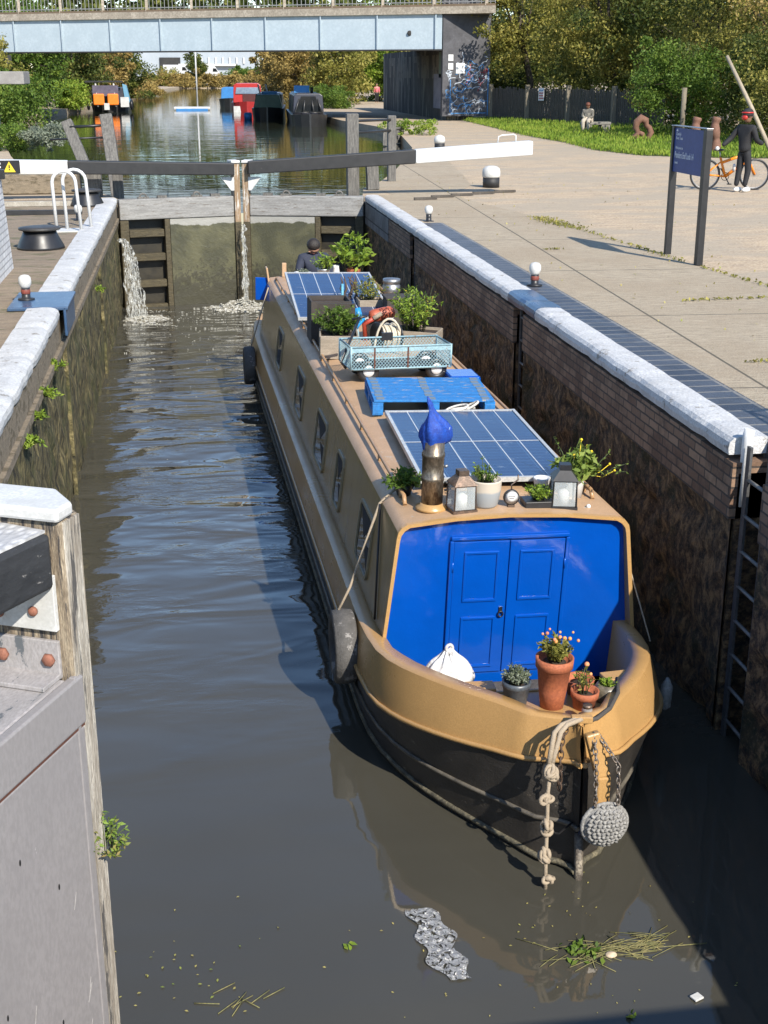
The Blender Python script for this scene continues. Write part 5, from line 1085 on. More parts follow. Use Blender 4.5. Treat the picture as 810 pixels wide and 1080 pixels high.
m = MB(); slab(m, 6.005, 6.12, -.1, .15, -3); m.build('kerb', worn('rusty_kerb', (.2, .14, .09), (.12, .09, .06), .9, 2), br)
rl = MB(); n = 150
for i in range(n): p = A+dr*(i*.26-3); rl.box((p.x, p.y, 6.62), (.03, .03, 1.0))
slab(rl, 7.1, 7.16, -.03, .03, -3); slab(rl, 6.2, 6.25, -.03, .03, -3); rl.build('railing', worn('rail_grey', (.28, .29, .29), (.2, .2, .2), .6, 3), br)
for i in range(0, 13): p = A+dr*(i*3.0-2.5); m = MB(); m.box((p.x, p.y, 6.6), (.16, .16, 1.15)); m.build('rail_post', M_bconc, br)
m = MB(); m.prism([(14.65, 74.6), (14.65, 99), (16.2, 99), (16.2, 74.6)], -.4, 3.9, 'z'); ab = m.build('abutment', M_ab, br)
m = MB(); m.box((15.65, 74.4, 3.3), (2.7, .5, 6.1)); m.build('wing_wall', worn('wing_wall_dark', (.05, .05, .055), (.10, .10, .11), .9, 2, bump=.4, bd=.03, fine=10), br)
m = MB(); m.prism([(-19.5, 88), (-12.8, 85.2), (-12.8, 106), (-19.5, 106)], -.6, 3.85, 'z'); m.build('far_abutment', M_ab, br)
m = MB(); P0 = A+dr*1.9; m.lathe([(.14, 0), (.14, .02), (.06, .03)], (P0.x, P0.y-.02, 4.65), M=Euler((R(90), 0, 0)).to_matrix().to_4x4()); m.build('round_plate', M_dark, br)
# graffiti: painted strokes on the wing wall and on the abutment
M_gw, M_gb, M_gr = worn('spray_white', (.55, .60, .66), (.45, .5, .56), .7, 5, bump=.02), worn('spray_blue', (.08, .28, .55), (.06, .2, .45), .7, 5, bump=.02), worn('spray_red', (.40, .04, .05), (.3, .03, .04), .7, 5, bump=.02)
rd = random.Random(21)
for nm, mt, k in (('white_graffiti', M_gw, 34), ('blue_graffiti', M_gb, 26), ('red_graffiti', M_gr, 6)):
    m = MB()
    for i in range(k):
        x, z, a = rd.uniform(14.7, 16.8), rd.uniform(.5, 3.1), rd.uniform(0, 6); pts = []
        if nm == 'red_graffiti': x, z = rd.uniform(15.6, 16.7), rd.uniform(2.1, 2.7)
        for j in range(7): pts.append((min(16.95, max(14.5, x)), 74.145, max(.35, z))); a += rd.gauss(0, 1.0); x += .13*math.cos(a); z += .13*math.sin(a)
        m.tube(pts, .026, 4)
    m.v = [(v[0], 74.145+(v[1]-74.145)*.15, v[2]) for v in m.v]; m.build(nm, mt, br)
m = MB()
for a, c in (((14.75, .45), (14.75, 2.2)), ((16.9, .3), (16.9, 2.9)), ((14.8, .4), (16.8, .42))): m.bar((a[0], 74.14, a[1]), (c[0], 74.14, c[1]), .05, .006, (0, 1, 0))
m.build('blue_graffiti_outline', M_gb, br)
for x, z, w_ in ((14.75, 3.35, .28), (14.75, 2.9, .28), (15.3, 2.8, .5)): m = MB(); m.box((x, 74.13, z), (w_, .03, .34 if w_ < .4 else .55)); m.build('notice', whitecl, br)
M_gl = worn('faded_lettering', (.24, .21, .16), (.16, .14, .11), .9, 1.5, stretch=(1, 1, .4), bump=.1, spots=(4, .6, (.07, .065, .06)))
ys = [77, 80.3, 83.6, 86.9, 90.2, 93.5]   # big blocky faded letters near the top of the abutment
shapes = [[(0, 0, .6, 1), (.9, .0, .6, 1), (.6, 0, .3, .5)], [(0, 0, .6, 1), (.6, .6, .6, .4), (1.2, 0, .5, 1)], [(0, 0, .6, 1), (.6, .7, .7, .3)], [(0, 0, .6, 1), (.6, 0, .5, .3), (1.1, 0, .6, 1)], [(0, 0, .6, .5), (.6, 0, .8, .3), (.9, .3, .5, .7)], [(0, 0, .6, 1), (1.2, 0, .5, 1), (.6, .6, .5, .4)]]
for y, sh in zip(ys, shapes):
    gm = MB()
    for (a, b_, w_, h_) in sh: gm.box((14.648, y+(a+w_/2)*1.5, 2.25+(b_+h_/2)*1.3), (.006, w_*1.5, h_*1.3))
    gm.build('faded_letter', M_gl, br)
m = MB(); m.box((14.646, 77.2, 1.55), (.01, 3.0, 1.9)); m.build('painted_patch', worn('lilac_patch', (.30, .30, .36), (.22, .22, .27), .8, 2), br)
m = MB(); m.box((14.646, 76.3, 3.0), (.01, 1.6, 1.4)); m.build('painted_patch', worn('green_patch', (.18, .24, .2), (.15, .2, .17), .8, 2), br)
# platform ledge on the left
t = empty('canal_platform', (0, 0, 0), 'grey concrete ledge on a pale pillar at the left edge, before the bushes', 'platform')
m = MB(); m.box((-8.3, 58, 2.35), (3.7, 2.2, .5)); m.build('ledge', worn('ledge_concrete', (.30, .29, .27), (.22, .21, .2), .9, 3), t, bevel=.03)
m = MB(); m.box((-8.6, 58.3, 1.0), (1.6, 1.2, 2.2)); m.build('pillar', worn('pillar_blue', (.22, .26, .32), (.16, .19, .24), .8, 3), t)
# painted brick building corner
t = empty('lock_hut', (0, 0, 0), 'white painted brick hut corner at the left edge beside the capstan', 'building')
M_wbr = brick_mat('white_painted_brick', (.62, .62, .62), (.52, .52, .53), (.30, .30, .31), .24, .078, 'YZ', .009, .7, grime=.25)
m = MB(); m.prism([(-2.40, 0), (-5.4, 0), (-5.4, 1.42), (-2.47, 1.42)], 11, 18.1); m.v = [(v[0], v[1], v[2]) for v in m.v]; m.build('wall', M_wbr, t)
m = MB(); m.box((-4.0, 14.5, 1.47), (3.0, 7.2, .10)); m.build('roof_slab', worn('hut_roof', (.07, .09, .12), (.05, .06, .08), .7, 3), t)
m = MB(); m.box((-2.43, 17.95, 1.25), (.08, .12, .12)); m.build('wall_light', blackm, t)
# ================================================================ FENCE, BOARDS, BENCH, SCULPTURES
M_fw = worn('old_fence_wood', (.085, .075, .062), (.05, .045, .038), .9, 6, stretch=(8, 8, .6), bump=.6, bd=.01, spots=(6, .66, (.2, .18, .14)))
M_fp = worn('fence_post', (.25, .21, .15), (.15, .13, .1), .9, 6, stretch=(6, 6, .6), bump=.6)
t = empty('picket_fence', (0, 0, 0), 'old dark vertical board fence behind the grass verge', 'fence')
F0, F1 = Vector((17.1, 74.0, 0)), Vector((21.2, 57.5, 0)); FL = (F1-F0).length; fd_ = (F1-F0)/FL; rd = random.Random(30)
for a, c in ((0, 4.3), (4.3, 8.6), (8.6, 12.9), (12.9, 17.0)):
    m = MB(); x = a+.08
    while x < c-.05:
        p = F0+fd_*x; h = 1.72+rd.gauss(0, .05); m.box((p.x, p.y, h/2+.05), (.02, .13, h), rz=math.atan2(fd_.y, fd_.x)-PI/2+rd.gauss(0, .02), ry=rd.gauss(0, .01)); x += .165
    p, q = F0+fd_*a, F0+fd_*c
    for z in (.4, 1.45): m.bar((p.x+.05, p.y, z), (q.x+.05, q.y, z), .05, .08)
    m.build('board_panel', M_fw, t)
for a in (0, 4.3, 8.6, 12.9): p = F0+fd_*a; m = MB(); m.box((p.x-.06, p.y, .98), (.22, .22, 1.96)); m.build('post', M_fp, t)
p = F0+fd_*6.0; t = empty('notice_sign', (p.x-.16, p.y, 1.5), 'small white notice with red rows fixed on the dark fence', 'sign', rot=(0, 0, R(-68))); m = MB(); m.box((0, 0, 0), (.45, .02, .62)); m.build('panel', whitecl, t)
for z in (-.2, -.07, .06, .19):
    m = MB()
    for k in range(4): m.box((-.14+.095*k, -.012, z), (.07, .006, .07))
    m.build('lettering_row', M_gr if z < .1 else M_gb, t)
t = empty('timber_offcuts', (19.0, 68.0, 0), 'rough brown split timbers leaning against the fence', 'timber')
for (x0_, y0_, x1_, z1_, w_) in ((-.35, 0, .0, 1.55, .16), (-.05, .1, .25, 1.7, .22), (.25, 0, .35, 1.5, .18), (.55, .1, .95, 1.65, .2), (.5, 0, .85, 1.2, .14)):
    m = MB(); m.bar((x0_, y0_-.3, 0), (x1_, y0_, z1_), w_, .09, (0, 1, 0)); m.build('board', worn('split_timber', (.28, .17, .09), (.16, .10, .06), .8, 8, stretch=(4, 4, .6), spots=(3, .6, (.4, .27, .14)), bump=.8), t, bevel=.02)
t = empty('stone_bench', (18.1, 57.7, 0), 'blocky grey stone bench on the grass under a seated person', 'bench'); m = MB(); m.box((0, 0, .42), (1.3, .5, .12)); m.build('seat', worn('bench_stone', (.25, .24, .21), (.18, .17, .15), .9, 5), t, bevel=.02)
for x in (-.42, .42): m = MB(); m.box((x, 0, .18), (.4, .45, .36)); m.build('block', worn('bench_stone', (.25, .24, .21)), t, bevel=.02)
M_sc = worn('brown_sculpture', (.22, .11, .07), (.15, .075, .05), .8, 6, bump=.5, bd=.02)
def sculpture(loc, label, kind):
    t = empty('carved_sculpture', loc, label, 'sculpture', 'brown lobed sculptures on the verge'); t.scale = (.85,)*3; m = MB()
    if kind: 
        pts = [(-.30, .0), (-.36, .22), (-.22, .42), (-.34, .62), (-.30, .86), (-.10, 1.02), (.12, .92), (.16, .72), (.30, .62), (.40, .40), (.30, .20), (.36, .0)]; P_ = [(a_, 0, b2) for a_, b2 in pts]
        m.tube(P_, [.14, .17, .11, .15, .17, .19, .17, .12, .13, .15, .12, .14], 12); m.tube([(-.22, 0, .42), (0, 0, .34), (.05, 0, .12)], [.1, .11, .09], 10)
    else:
        zs_ = np.linspace(0, 1.28, 22); m.tube([(.05*math.sin(z_*5), 0, z_) for z_ in zs_], [.13+.06*abs(math.sin(z_*5.4+.5))*(1 if z_ < 1.25 else .3) for z_ in zs_], 14)
    m.build('carving', M_sc, t); return t
sculpture((17.6, 50.0, 0), 'brown carved sculpture of looping lobes on the grass beneath the bush', 1)
a = sculpture((16.2, 40.9, .1), 'left brown knobbly column just behind the blue sign', 0); sculpture((16.85, 40.9, .1), 'right brown knobbly column behind the cyclist', 0)
# leaning stake
tag(MB().tube([(18.55, 40.2, 0), (18.1, 41.2, 1.5), (17.6, 42.3, 3.05)], [.075, .07, .055], 8).build('leaning_pole', worn('bare_pole', (.42, .35, .25), (.3, .25, .18), .8, 4, stretch=(3, 3, .5))), 'bare pale leaning pole at the right edge behind the cyclist', 'pole')
tag(MB().tube([(19.0, 49.5, 0), (19.0, 49.5, 2.0)], .10, 8).build('bare_post', M_fp), 'short pale post half hidden in the bushes above the blue sign', 'post')
# ================================================================ PEOPLE
M_skin = worn('skin', (.42, .23, .15), (.38, .2, .13), .5, 8, bump=.05); M_skind = worn('skin_dark', (.22, .11, .065), (.2, .1, .06), .5, 8, bump=.05)
M_blk = worn('black_fabric', (.009, .009, .011), (.016, .016, .019), .8, 10, bump=.4); M_hair = worn('dark_hair', (.012, .009, .008), (.025, .018, .014), .6, 40, stretch=(1, 1, 5), bump=.6)
def head(m_=None, c=(0, 0, 0), yaw=0, nod=0):
    """face features as one chain set around a head centre; forward = local +y before yaw"""
    E_ = Euler((nod, 0, yaw)).to_matrix(); f = lambda x, y, z, r_: (*(Vector(c)+E_ @ Vector((x, y, z))), r_)
    return [[f(0, -.01, -.13, .05), f(0, 0, -.05, .078), f(0, -.005, .03, .092), f(0, -.015, .085, .07)], [f(0, -.005, .03, .092), f(0, .095, .0, .016)], [f(0, 0, -.05, .078), f(0, .05, -.075, .036)], [f(0, -.005, .03, .092), f(.09, -.01, 0, .018)], [f(0, -.005, .03, .092), f(-.09, -.01, 0, .018)]]
def faceparts(t, c, yaw, nod, hairmat, cap=None, hair_r=1.0, skinm=None):
    E_ = Euler((nod, 0, yaw)).to_matrix(); C_ = Vector(c)
    m = MB()
    for sx in (-1, 1): m.ball(C_+E_ @ Vector((sx*.032, .078, .022)), .010, 5)
    m.build('eyes', M_hair, t); m = MB(); m.ball(C_+E_ @ Vector((0, .078, -.045)), .014, 5, (1.6, .6, .5)); m.build('mouth', worn('lips', (.3, .1, .08)), t)
    if cap is None:
        m = MB(); vs = []; n = 16
        M4 = Matrix.Translation(C_+E_ @ Vector((0, -.022, .035))) @ E_.to_4x4(); P_ = [(.098*hair_r, -.03), (.112*hair_r, .01), (.108*hair_r, .05), (.08*hair_r, .095), (.04, .115), (.004, .12)]
        m.lathe(P_, n=18); m.v = [tuple(M4 @ Vector(v)) for v in m.v]; m.ball(C_+E_ @ Vector((0, -.05, .0)), .085, 8); m.build('hair', hairmat, t)
# --- boatman crouching at the tiller
t = empty('person', tuple(bw(.02, 14.75, 1.12)), 'person in dark blue top bending forward at the stern of the boat', 'person', rot=(0, 0, R(12)))
hc = (-.03, -.14, .93)
ch = head(c=hc, yaw=R(170), nod=R(-38))+[[(0, 0, .45, .15), (0, -.02, .62, .17), (0, -.05, .76, .15), (0, -.09, .84, .06), (-.03, -.12, .84, .05), tuple([hc[0], hc[1], hc[2]-.05])+(.07,)],
 [(0, -.05, .76, .15), (.19, -.05, .76, .07), (.27, -.12, .55, .05), (.16, -.32, .46, .036), (.12, -.40, .45, .03)], [(0, -.05, .76, .15), (-.19, -.05, .76, .07), (-.28, -.12, .56, .05), (-.15, -.32, .46, .036), (-.1, -.40, .45, .03)],
 [(0, 0, .45, .15), (.1, 0, .40, .1), (.13, -.2, .12, .08), (.13, -.12, -.32, .055), (.13, -.22, -.37, .035)], [(0, 0, .45, .15), (-.1, 0, .40, .1), (-.13, -.2, .12, .08), (-.13, -.12, -.32, .055), (-.13, -.22, -.37, .035)]]
skin('body', ch, M_skin, t)
M_navyc = worn('navy_cloth', (.02, .025, .045), (.03, .036, .06), .85, 8, bump=.4)
skin('pullover', [[(0, 0, .40, .17), (0, -.02, .60, .20), (0, -.05, .76, .17), (0, -.085, .82, .08)], [(0, -.05, .76, .17), (.20, -.05, .76, .09), (.28, -.12, .55, .068), (.18, -.28, .47, .052)], [(0, -.05, .76, .17), (-.20, -.05, .76, .09), (-.29, -.12, .56, .068), (-.17, -.28, .47, .052)]], M_navyc, t)
skin('trousers', [[(0, 0, .42, .16), (.1, 0, .38, .12), (.13, -.2, .12, .1), (.13, -.12, -.24, .07)], [(0, 0, .42, .16), (-.1, 0, .38, .12), (-.13, -.2, .12, .1), (-.13, -.12, -.24, .07)]], M_blk, t)
faceparts(t, hc, R(170), R(-38), M_hair)
# --- cyclist
bkp = Vector((12.35, 28.25, 0))
t = empty('person', (12.22, 27.95, 0), 'cyclist in black with red and black helmet standing over the orange bicycle', 'person', rot=(0, 0, R(-62)))
hc = (0, .02, 1.60)
body_ch = head(c=hc, yaw=0, nod=R(-8))+[[(0, 0, .93, .13), (0, -.01, 1.12, .125), (0, 0, 1.34, .145), (0, .0, 1.44, .07), (0, .0, 1.49, .05), (hc[0], hc[1], hc[2]-.05, .078)],
 [(0, 0, 1.34, .145), (.18, 0, 1.38, .06), (.24, .06, 1.12, .045), (.22, .34, 1.03, .035), (.21, .44, 1.02, .028)], [(0, 0, 1.34, .145), (-.18, 0, 1.38, .06), (-.30, -.14, 1.14, .045), (-.36, -.36, .98, .035), (-.38, -.44, .95, .028)],
 [(0, 0, .93, .13), (.09, 0, .88, .09), (.10, .05, .48, .06), (.09, -.02, .09, .042), (.09, .11, .04, .035)], [(0, 0, .93, .13), (-.09, 0, .88, .09), (-.09, -.02, .48, .06), (-.08, -.10, .09, .042), (-.08, .03, .04, .035)]]
skin('body', body_ch, M_skind, t)
skin('jacket', [[(0, 0, .84, .155), (0, -.01, 1.0, .14), (0, -.01, 1.12, .14), (0, 0, 1.34, .16), (0, 0, 1.44, .085)], [(0, 0, 1.34, .16), (.19, 0, 1.38, .078), (.245, .06, 1.12, .062), (.22, .32, 1.035, .05)], [(0, 0, 1.34, .16), (-.19, 0, 1.38, .078), (-.305, -.14, 1.14, .062), (-.355, -.34, .99, .05)]], M_blk, t)
skin('trousers', [[(0, 0, .93, .09), (.075, .01, .82, .095), (.10, .05, .48, .075), (.09, -.02, .12, .055)], [(0, 0, .93, .09), (-.075, 0, .82, .095), (-.09, -.02, .48, .075), (-.08, -.10, .12, .055)]], M_blk, t)
for x, y in ((.09, .05), (-.08, -.03)): m = MB(); m.ball((x, y, .055), .062, 8, (.85, 2.2, .9)); m.build('shoe', whitecl, t)
m = MB(); m.ball((-.385, -.46, .94), .045, 6); m.build('glove', whitecl, t)
m = MB(); m.lathe([(.118, -.01), (.13, .03), (.125, .08), (.10, .125), (.06, .15), (.005, .16)], (0, .005, 1.63)); m.v = [(v[0]*.85, v[1]*1.12, v[2]) for v in m.v]; hm = m.build('helmet', M_blk, t)
m = MB(); m.torus((0, -.01, 1.70), .112, .014, n=20, sq=1.12); m.ball((0, -.10, 1.60), .06, 6, (1.3, .8, 1)); m.build('helmet_band', worn('helmet_red', (.55, .03, .02), (.45, .03, .02), .4, 8), hm)
faceparts(t, hc, 0, R(-8), M_hair, cap=1)
# --- bicycle
t = empty('bicycle', (12.15, 28.5, 0), 'orange city bicycle with black tyres, held by the cyclist', 'bicycle', rot=(0, 0, R(-8)))
M_or = worn('orange_enamel', (.90, .27, .01), (.82, .23, .01), .35, 6, bump=.05)
wx = .56; Rw3 = Euler((R(90), 0, 0)).to_matrix()
for x in (-wx, wx):
    wpp = empty('wheel', (x, 0, .345)); wpp.parent = t; m = MB(); m.torus((0, 0, 0), .325, .022, Rw3, 40, 8); m.build('tyre', blackm, wpp); m = MB(); m.torus((0, 0, 0), .30, .008, Rw3, 40, 6); m.build('rim', steel, wpp)
    m = MB()
    for k_ in range(18): a = 2*PI*k_/18; m.tube([(.02*math.cos(a+.5), 0, .02*math.sin(a+.5)), (.30*math.cos(a), 0, .30*math.sin(a))], .0022, 4)
    m.lathe([(.022, -.04), (.022, .04)], M=Rw3.to_4x4(), n=10); m.build('spokes', steel, wpp)
m = MB(); bbk = (-.10, 0, .30); st_ = (-.24, 0, .72); hd0 = (.36, 0, .80); hd1 = (.40, 0, .68)
m.tube([bbk, st_], .028); m.tube([bbk, hd1], .038); m.tube([(-.21, 0, .60), hd0], .032); m.tube([hd0, hd1], .034)
for y in (-.05, .05): m.tube([bbk, (-wx, y, .345)], .02); m.tube([(-.22, 0, .62), (-wx, y, .345)], .016); m.tube([hd1, (.44, y, .58), (wx, y, .345)], .022)
m.build('frame', M_or, t)
m = MB(); m.tube([st_, (-.27, 0, .86)], .014); m.build('seat_post', steel, t); m = MB(); m.ball((-.28, 0, .88), .06, 8, (2.1, 1.1, .45)); m.build('saddle', blackm, t)
m = MB(); m.tube([hd0, (.34, 0, .95), (.36, 0, .97)], .016); m.tube([(.30, -.30, 1.0), (.36, -.12, .98), (.36, .12, .98), (.30, .30, 1.0)], .013); m.build('handlebar', blackm, t)
m = MB(); m.torus(bbk, .085, .008, Rw3, 20, 5); m.bar(bbk, (-.02, -.06, .15), .02, .02); m.bar(bbk, (-.18, .06, .45), .02, .02); m.box((-.02, -.1, .14), (.09, .08, .02)); m.box((-.18, .1, .46), (.09, .08, .02)); m.build('crank', blackm, t)
m = MB(); m.lathe([(.033, 0), (.035, .12), (.02, .16)], (.08, -.03, .42)); m.build('bottle', whitecl, t)
# --- seated person and passer-by
t = empty('person', (17.72, 57.6, .48), 'person in pale hooded jacket sitting hunched on the stone bench', 'person', rot=(0, 0, R(150)))
hc = (0, .14, .68); skin('body', head(c=hc, yaw=0, nod=R(-30))+[[(0, 0, .08, .15), (0, .02, .3, .15), (0, .07, .5, .14), (0, .1, .57, .06), (hc[0], hc[1], hc[2]-.05, .078)], [(0, .07, .5, .14), (.19, .06, .48, .065), (.22, .12, .22, .05), (.08, .34, .2, .035)], [(0, .07, .5, .14), (-.19, .06, .48, .065), (-.22, .12, .22, .05), (-.06, .34, .2, .035)], [(0, 0, .08, .15), (.1, .05, .08, .1), (.12, .45, .08, .08), (.12, .42, -.4, .05), (.12, .53, -.44, .035)], [(0, 0, .08, .15), (-.1, .05, .08, .1), (-.12, .45, .08, .08), (-.12, .42, -.4, .05), (-.12, .53, -.44, .035)]], M_skin, t)
skin('jacket', [[(0, 0, .06, .17), (0, .02, .3, .18), (0, .07, .5, .17), (0, .04, .6, .10)], [(0, .07, .5, .17), (.2, .06, .48, .085), (.23, .12, .22, .07), (.1, .3, .2, .055)], [(0, .07, .5, .17), (-.2, .06, .48, .085), (-.23, .12, .22, .07), (-.08, .3, .2, .055)]], worn('black_coat', (.02, .02, .024), (.4, .37, .3), .8, 3, lo=.5, hi=.56), t)
skin('trousers', [[(0, 0, .08, .16), (.1, .05, .08, .12), (.12, .45, .08, .1), (.12, .42, -.36, .07)], [(0, 0, .08, .16), (-.1, .05, .08, .12), (-.12, .45, .08, .1), (-.12, .42, -.36, .07)]], worn('pale_trousers', (.5, .44, .36), (.4, .35, .28), .8, 6), t)
faceparts(t, hc, 0, R(-30), worn('auburn_hair', (.16, .05, .02), (.1, .03, .015), .6, 30))
t = empty('person', (17.0, 119, 0), 'distant walker in a pink top on the towpath beyond the bridge', 'person', rot=(0, 0, R(180)))
hc = (0, 0, 1.6); skin('body', head(c=hc)+[[(0, 0, .93, .13), (0, 0, 1.34, .14), (0, 0, 1.49, .05), (0, 0, 1.55, .078)], [(0, 0, 1.34, .14), (.18, 0, 1.36, .06), (.24, .0, .82, .035)], [(0, 0, 1.34, .14), (-.18, 0, 1.36, .06), (-.24, 0, .82, .035)], [(0, 0, .93, .13), (.09, 0, .88, .09), (.1, .05, .06, .04)], [(0, 0, .93, .13), (-.09, 0, .88, .09), (-.1, -.05, .06, .04)]], M_skin, t)
skin('top', [[(0, 0, .9, .17), (0, 0, 1.34, .17), (0, 0, 1.43, .08)], [(0, 0, 1.34, .17), (.2, 0, 1.36, .08), (.25, 0, .95, .06)], [(0, 0, 1.34, .17), (-.2, 0, 1.36, .08), (-.25, 0, .95, .06)]], worn('pink_top', (.6, .15, .17), (.5, .12, .14), .8, 6), t)
skin('trousers', [[(0, 0, .93, .15), (.09, 0, .86, .11), (.1, .05, .12, .06)], [(0, 0, .93, .15), (-.09, 0, .86, .11), (-.1, -.05, .12, .06)]], M_blk, t); faceparts(t, hc, 0, 0, M_hair)
# ================================================================ MOORED BOATS
def hull(m, L, W, h, z0=UP, bow=1.6):
    st_ = [(0, .05, h*1.15), (bow*.25, .5, h*1.1), (bow*.6, .85, h*1.03), (bow, 1, h), (L*.6, 1, h), (L-.3, 1, h), (L, .8, h)]; vs = []
    for y, w_, hh in st_: vs += [(-W/2*w_, y, hh), (-W/2*w_*.9, y+.05, -.2), (W/2*w_*.9, y+.05, -.2), (W/2*w_, y, hh)]
    n = len(st_); return m.add(vs, [(4*i+k, 4*i+4+k, 4*i+5+k, 4*i+1+k) for i in range(n-1) for k in range(3)]+[(4*i+3, 4*i+7, 4*i+4, 4*i) for i in range(n-1)]+[(0, 1, 2, 3), (4*n-1, 4*n-2, 4*n-3, 4*n-4)], False)
def moored(loc, label, L, W, h, hm, cabm, cab, rz=0, extra=None):
    t = empty('moored_boat', (*loc, UP), label, 'boat', 'boats moored along the upper canal', rot=(0, 0, rz)); m = MB(); hull(m, L, W, h); m.build('hull', hm, t)
    y0, y1, ch_, wt = cab; m = MB(); m.prism([(-W/2*.86, h), (-W/2*wt, h+ch_*.9), (-W/2*wt*.8, h+ch_), (W/2*wt*.8, h+ch_), (W/2*wt, h+ch_*.9), (W/2*.86, h)], y0, y1); m.build('cabin', cabm, t, bevel=.04)
    if extra: extra(t)
    return t
M_hb = worn('far_black_hull', (.02, .02, .022), (.03, .03, .03), .4, 3); M_hr = worn('far_red', (.46, .03, .03), (.38, .025, .025), .35, 3, bump=.05); M_hgn = worn('far_green', (.07, .15, .11), (.05, .1, .08), .5, 3); M_hw = worn('far_white', (.6, .6, .58), (.45, .45, .44), .5, 3); M_tarp = worn('blue_tarp', (.03, .22, .55), (.03, .17, .42), .6, 3, bump=.4, bd=.03)
def ex_black(t):
    m = MB()
    for x in (-.8, -.3, .3, .8): m.tube([(x, 2.2, .7), (x*.55, 2.8, 1.75)], .05, 6)
    for x in (-.8, .8): m.tube([(x, 2.2, .7), (0, 2.0, .75)], .04, 6)
    m.build('cratch_frame', M_hb, t)
    m = MB(); m.prism([(-.75, .72), (-.42, 1.62), (.42, 1.62), (.75, .72)], 2.55, 2.6); m.build('cratch_window', M_glass, t)
    m = MB(); m.tube([(0.35, 6, 1.7), (.35, 6, 2.1)], .09); m.build('stove_pipe', M_hb, t)
    m = MB(); m.box((-1.02, 4.5, 1.2), (.03, .7, .4)); m.build('side_window', M_glass, t); m = MB(); m.box((-.3, 5.0, 2.0), (.9, .6, .4)); m.build('roof_load', M_tarp, t)
moored((7.0, 75.5), 'black narrowboat with glazed cratch frame, nearest of the boats by the bridge', 15, 2.1, .62, M_hb, worn('far_navy', (.03, .035, .06), (.05, .05, .06), .4, 3), (2.6, 13, 1.15, .8), R(-3), ex_black)
def ex_green(t):
    m = MB(); m.prism([(-.95, .7), (-.75, 1.55), (.75, 1.55), (.95, .7)], 1.6, 4.5); m.build('canvas_cover', M_hgn, t, bevel=.05)
    m = MB(); m.box((.1, 3.2, 1.65), (1.0, .9, .18)); m.build('blue_cover', M_tarp, t)
    for x in (-.5, .0): m = MB(); m.tube([(x, 3, 1.5), (x-.15, 3, 2.2)], .06, 6); m.build('plank', M_hw, t)
    m = MB(); m.lathe([(.25, 0), (.27, .35), (.2, .45)], (-1.3, 1.2, .0)); m.build('side_fender', M_tarp, t)
moored((5.3, 87.5), 'dark narrowboat with green canvas cover between the red boat and the black boat', 13, 2.1, .7, M_hb, worn('far_navy', (.03, .035, .06)), (4.5, 12, .9, .85), R(-5), ex_green)
def ex_red(t):
    m = MB(); m.prism([(-.95, 1.35), (-.85, 1.85), (.85, 1.85), (.95, 1.35)], .62, .70); m.build('windscreen', worn('pale_glass', (.25, .32, .4), (.15, .2, .28), .15, 3), t, bevel=.04)
    m = MB(); m.box((0, .55, .22), (2.2, .3, .45)); m.build('transom', M_hw, t); m = MB(); m.box((.25, .64, .95), (1.2, .06, .8)); m.build('stern_opening', worn('dark_red', (.08, .012, .012)), t)
moored((4.9, 106.0), 'red cabin cruiser with curved windscreen moored beyond the bridge', 9, 2.6, .7, worn('cruiser_red', (.36, .03, .03), (.28, .02, .02), .4, 3), M_hr, (.7, 6, 1.45, .82), R(-3), ex_red)
moored((4.1, 122), 'small dark boat with blue cover behind the red cruiser', 8, 2.2, .7, M_hb, M_tarp, (2, 6, 1.0, .8), R(-5))
t = empty('dinghy', (.6, 113, UP), 'small white flat dinghy lying left of the red cruiser', 'boat'); m = MB(); m.box((0, 0, .16), (3.0, 1.2, .22)); m.build('hull', M_hw, t, bevel=.06); m = MB(); m.box((0, -.62, .06), (2.6, .06, .14)); m.build('blue_side', M_tarp, t)
def ex_clutter(t):
    M_o = worn('orange_sheet', (.85, .22, .01), (.75, .18, .01), .6, 3, bump=.4, bd=.03)
    for x in (-.75, .35): m = MB(); m.box((x, -.35, .95), (.85, .25, .85)); m.build('orange_cover', M_o, t, bevel=.08)
    for x in (-.85, .55): m = MB(); m.tube([(x, -.3, .4), (x-.1, -.2, 2.2)], .07, 6); m.build('white_pole', M_hw, t)
    m = MB(); m.box((1.25, -.3, .75), (.65, .1, .75)); m.build('white_board', M_hw, t); m = MB(); m.prism([(1.3, .4), (1.7, .5), (1.4, 2.0), (1.1, 2.1)], .3, 1.5); m.build('blue_sheet', worn('pale_blue_sheet', (.15, .35, .5), (.12, .28, .4), .6, 3), t)
    m = MB(); m.box((-.3, .1, 2.28), (2.9, .9, .12)); m.build('canopy', M_hb, t); m = MB(); m.box((-.2, -.28, 1.6), (2.0, .05, .8)); m.build('screen', worn('purple_grey', (.14, .12, .17), (.08, .07, .1), .4, 3), t)
    for x in (-1.6, 1.75): m = MB(); m.torus((x, 0, .55), .3, .11, Euler((0, R(90), 0)).to_matrix()); m.build('tyre', blackm, t)
    m = MB(); m.box((-.15, -.5, .42), (.4, .15, .5)); m.build('outboard_motor', M_hw, t)
moored((-5.9, 108.5), 'cluttered boat with two bright orange covers moored by the left bank', 8, 3.0, .62, M_hb, worn('far_navy', (.03, .035, .06)), (.4, 5, 1.2, .9), 0, ex_clutter)
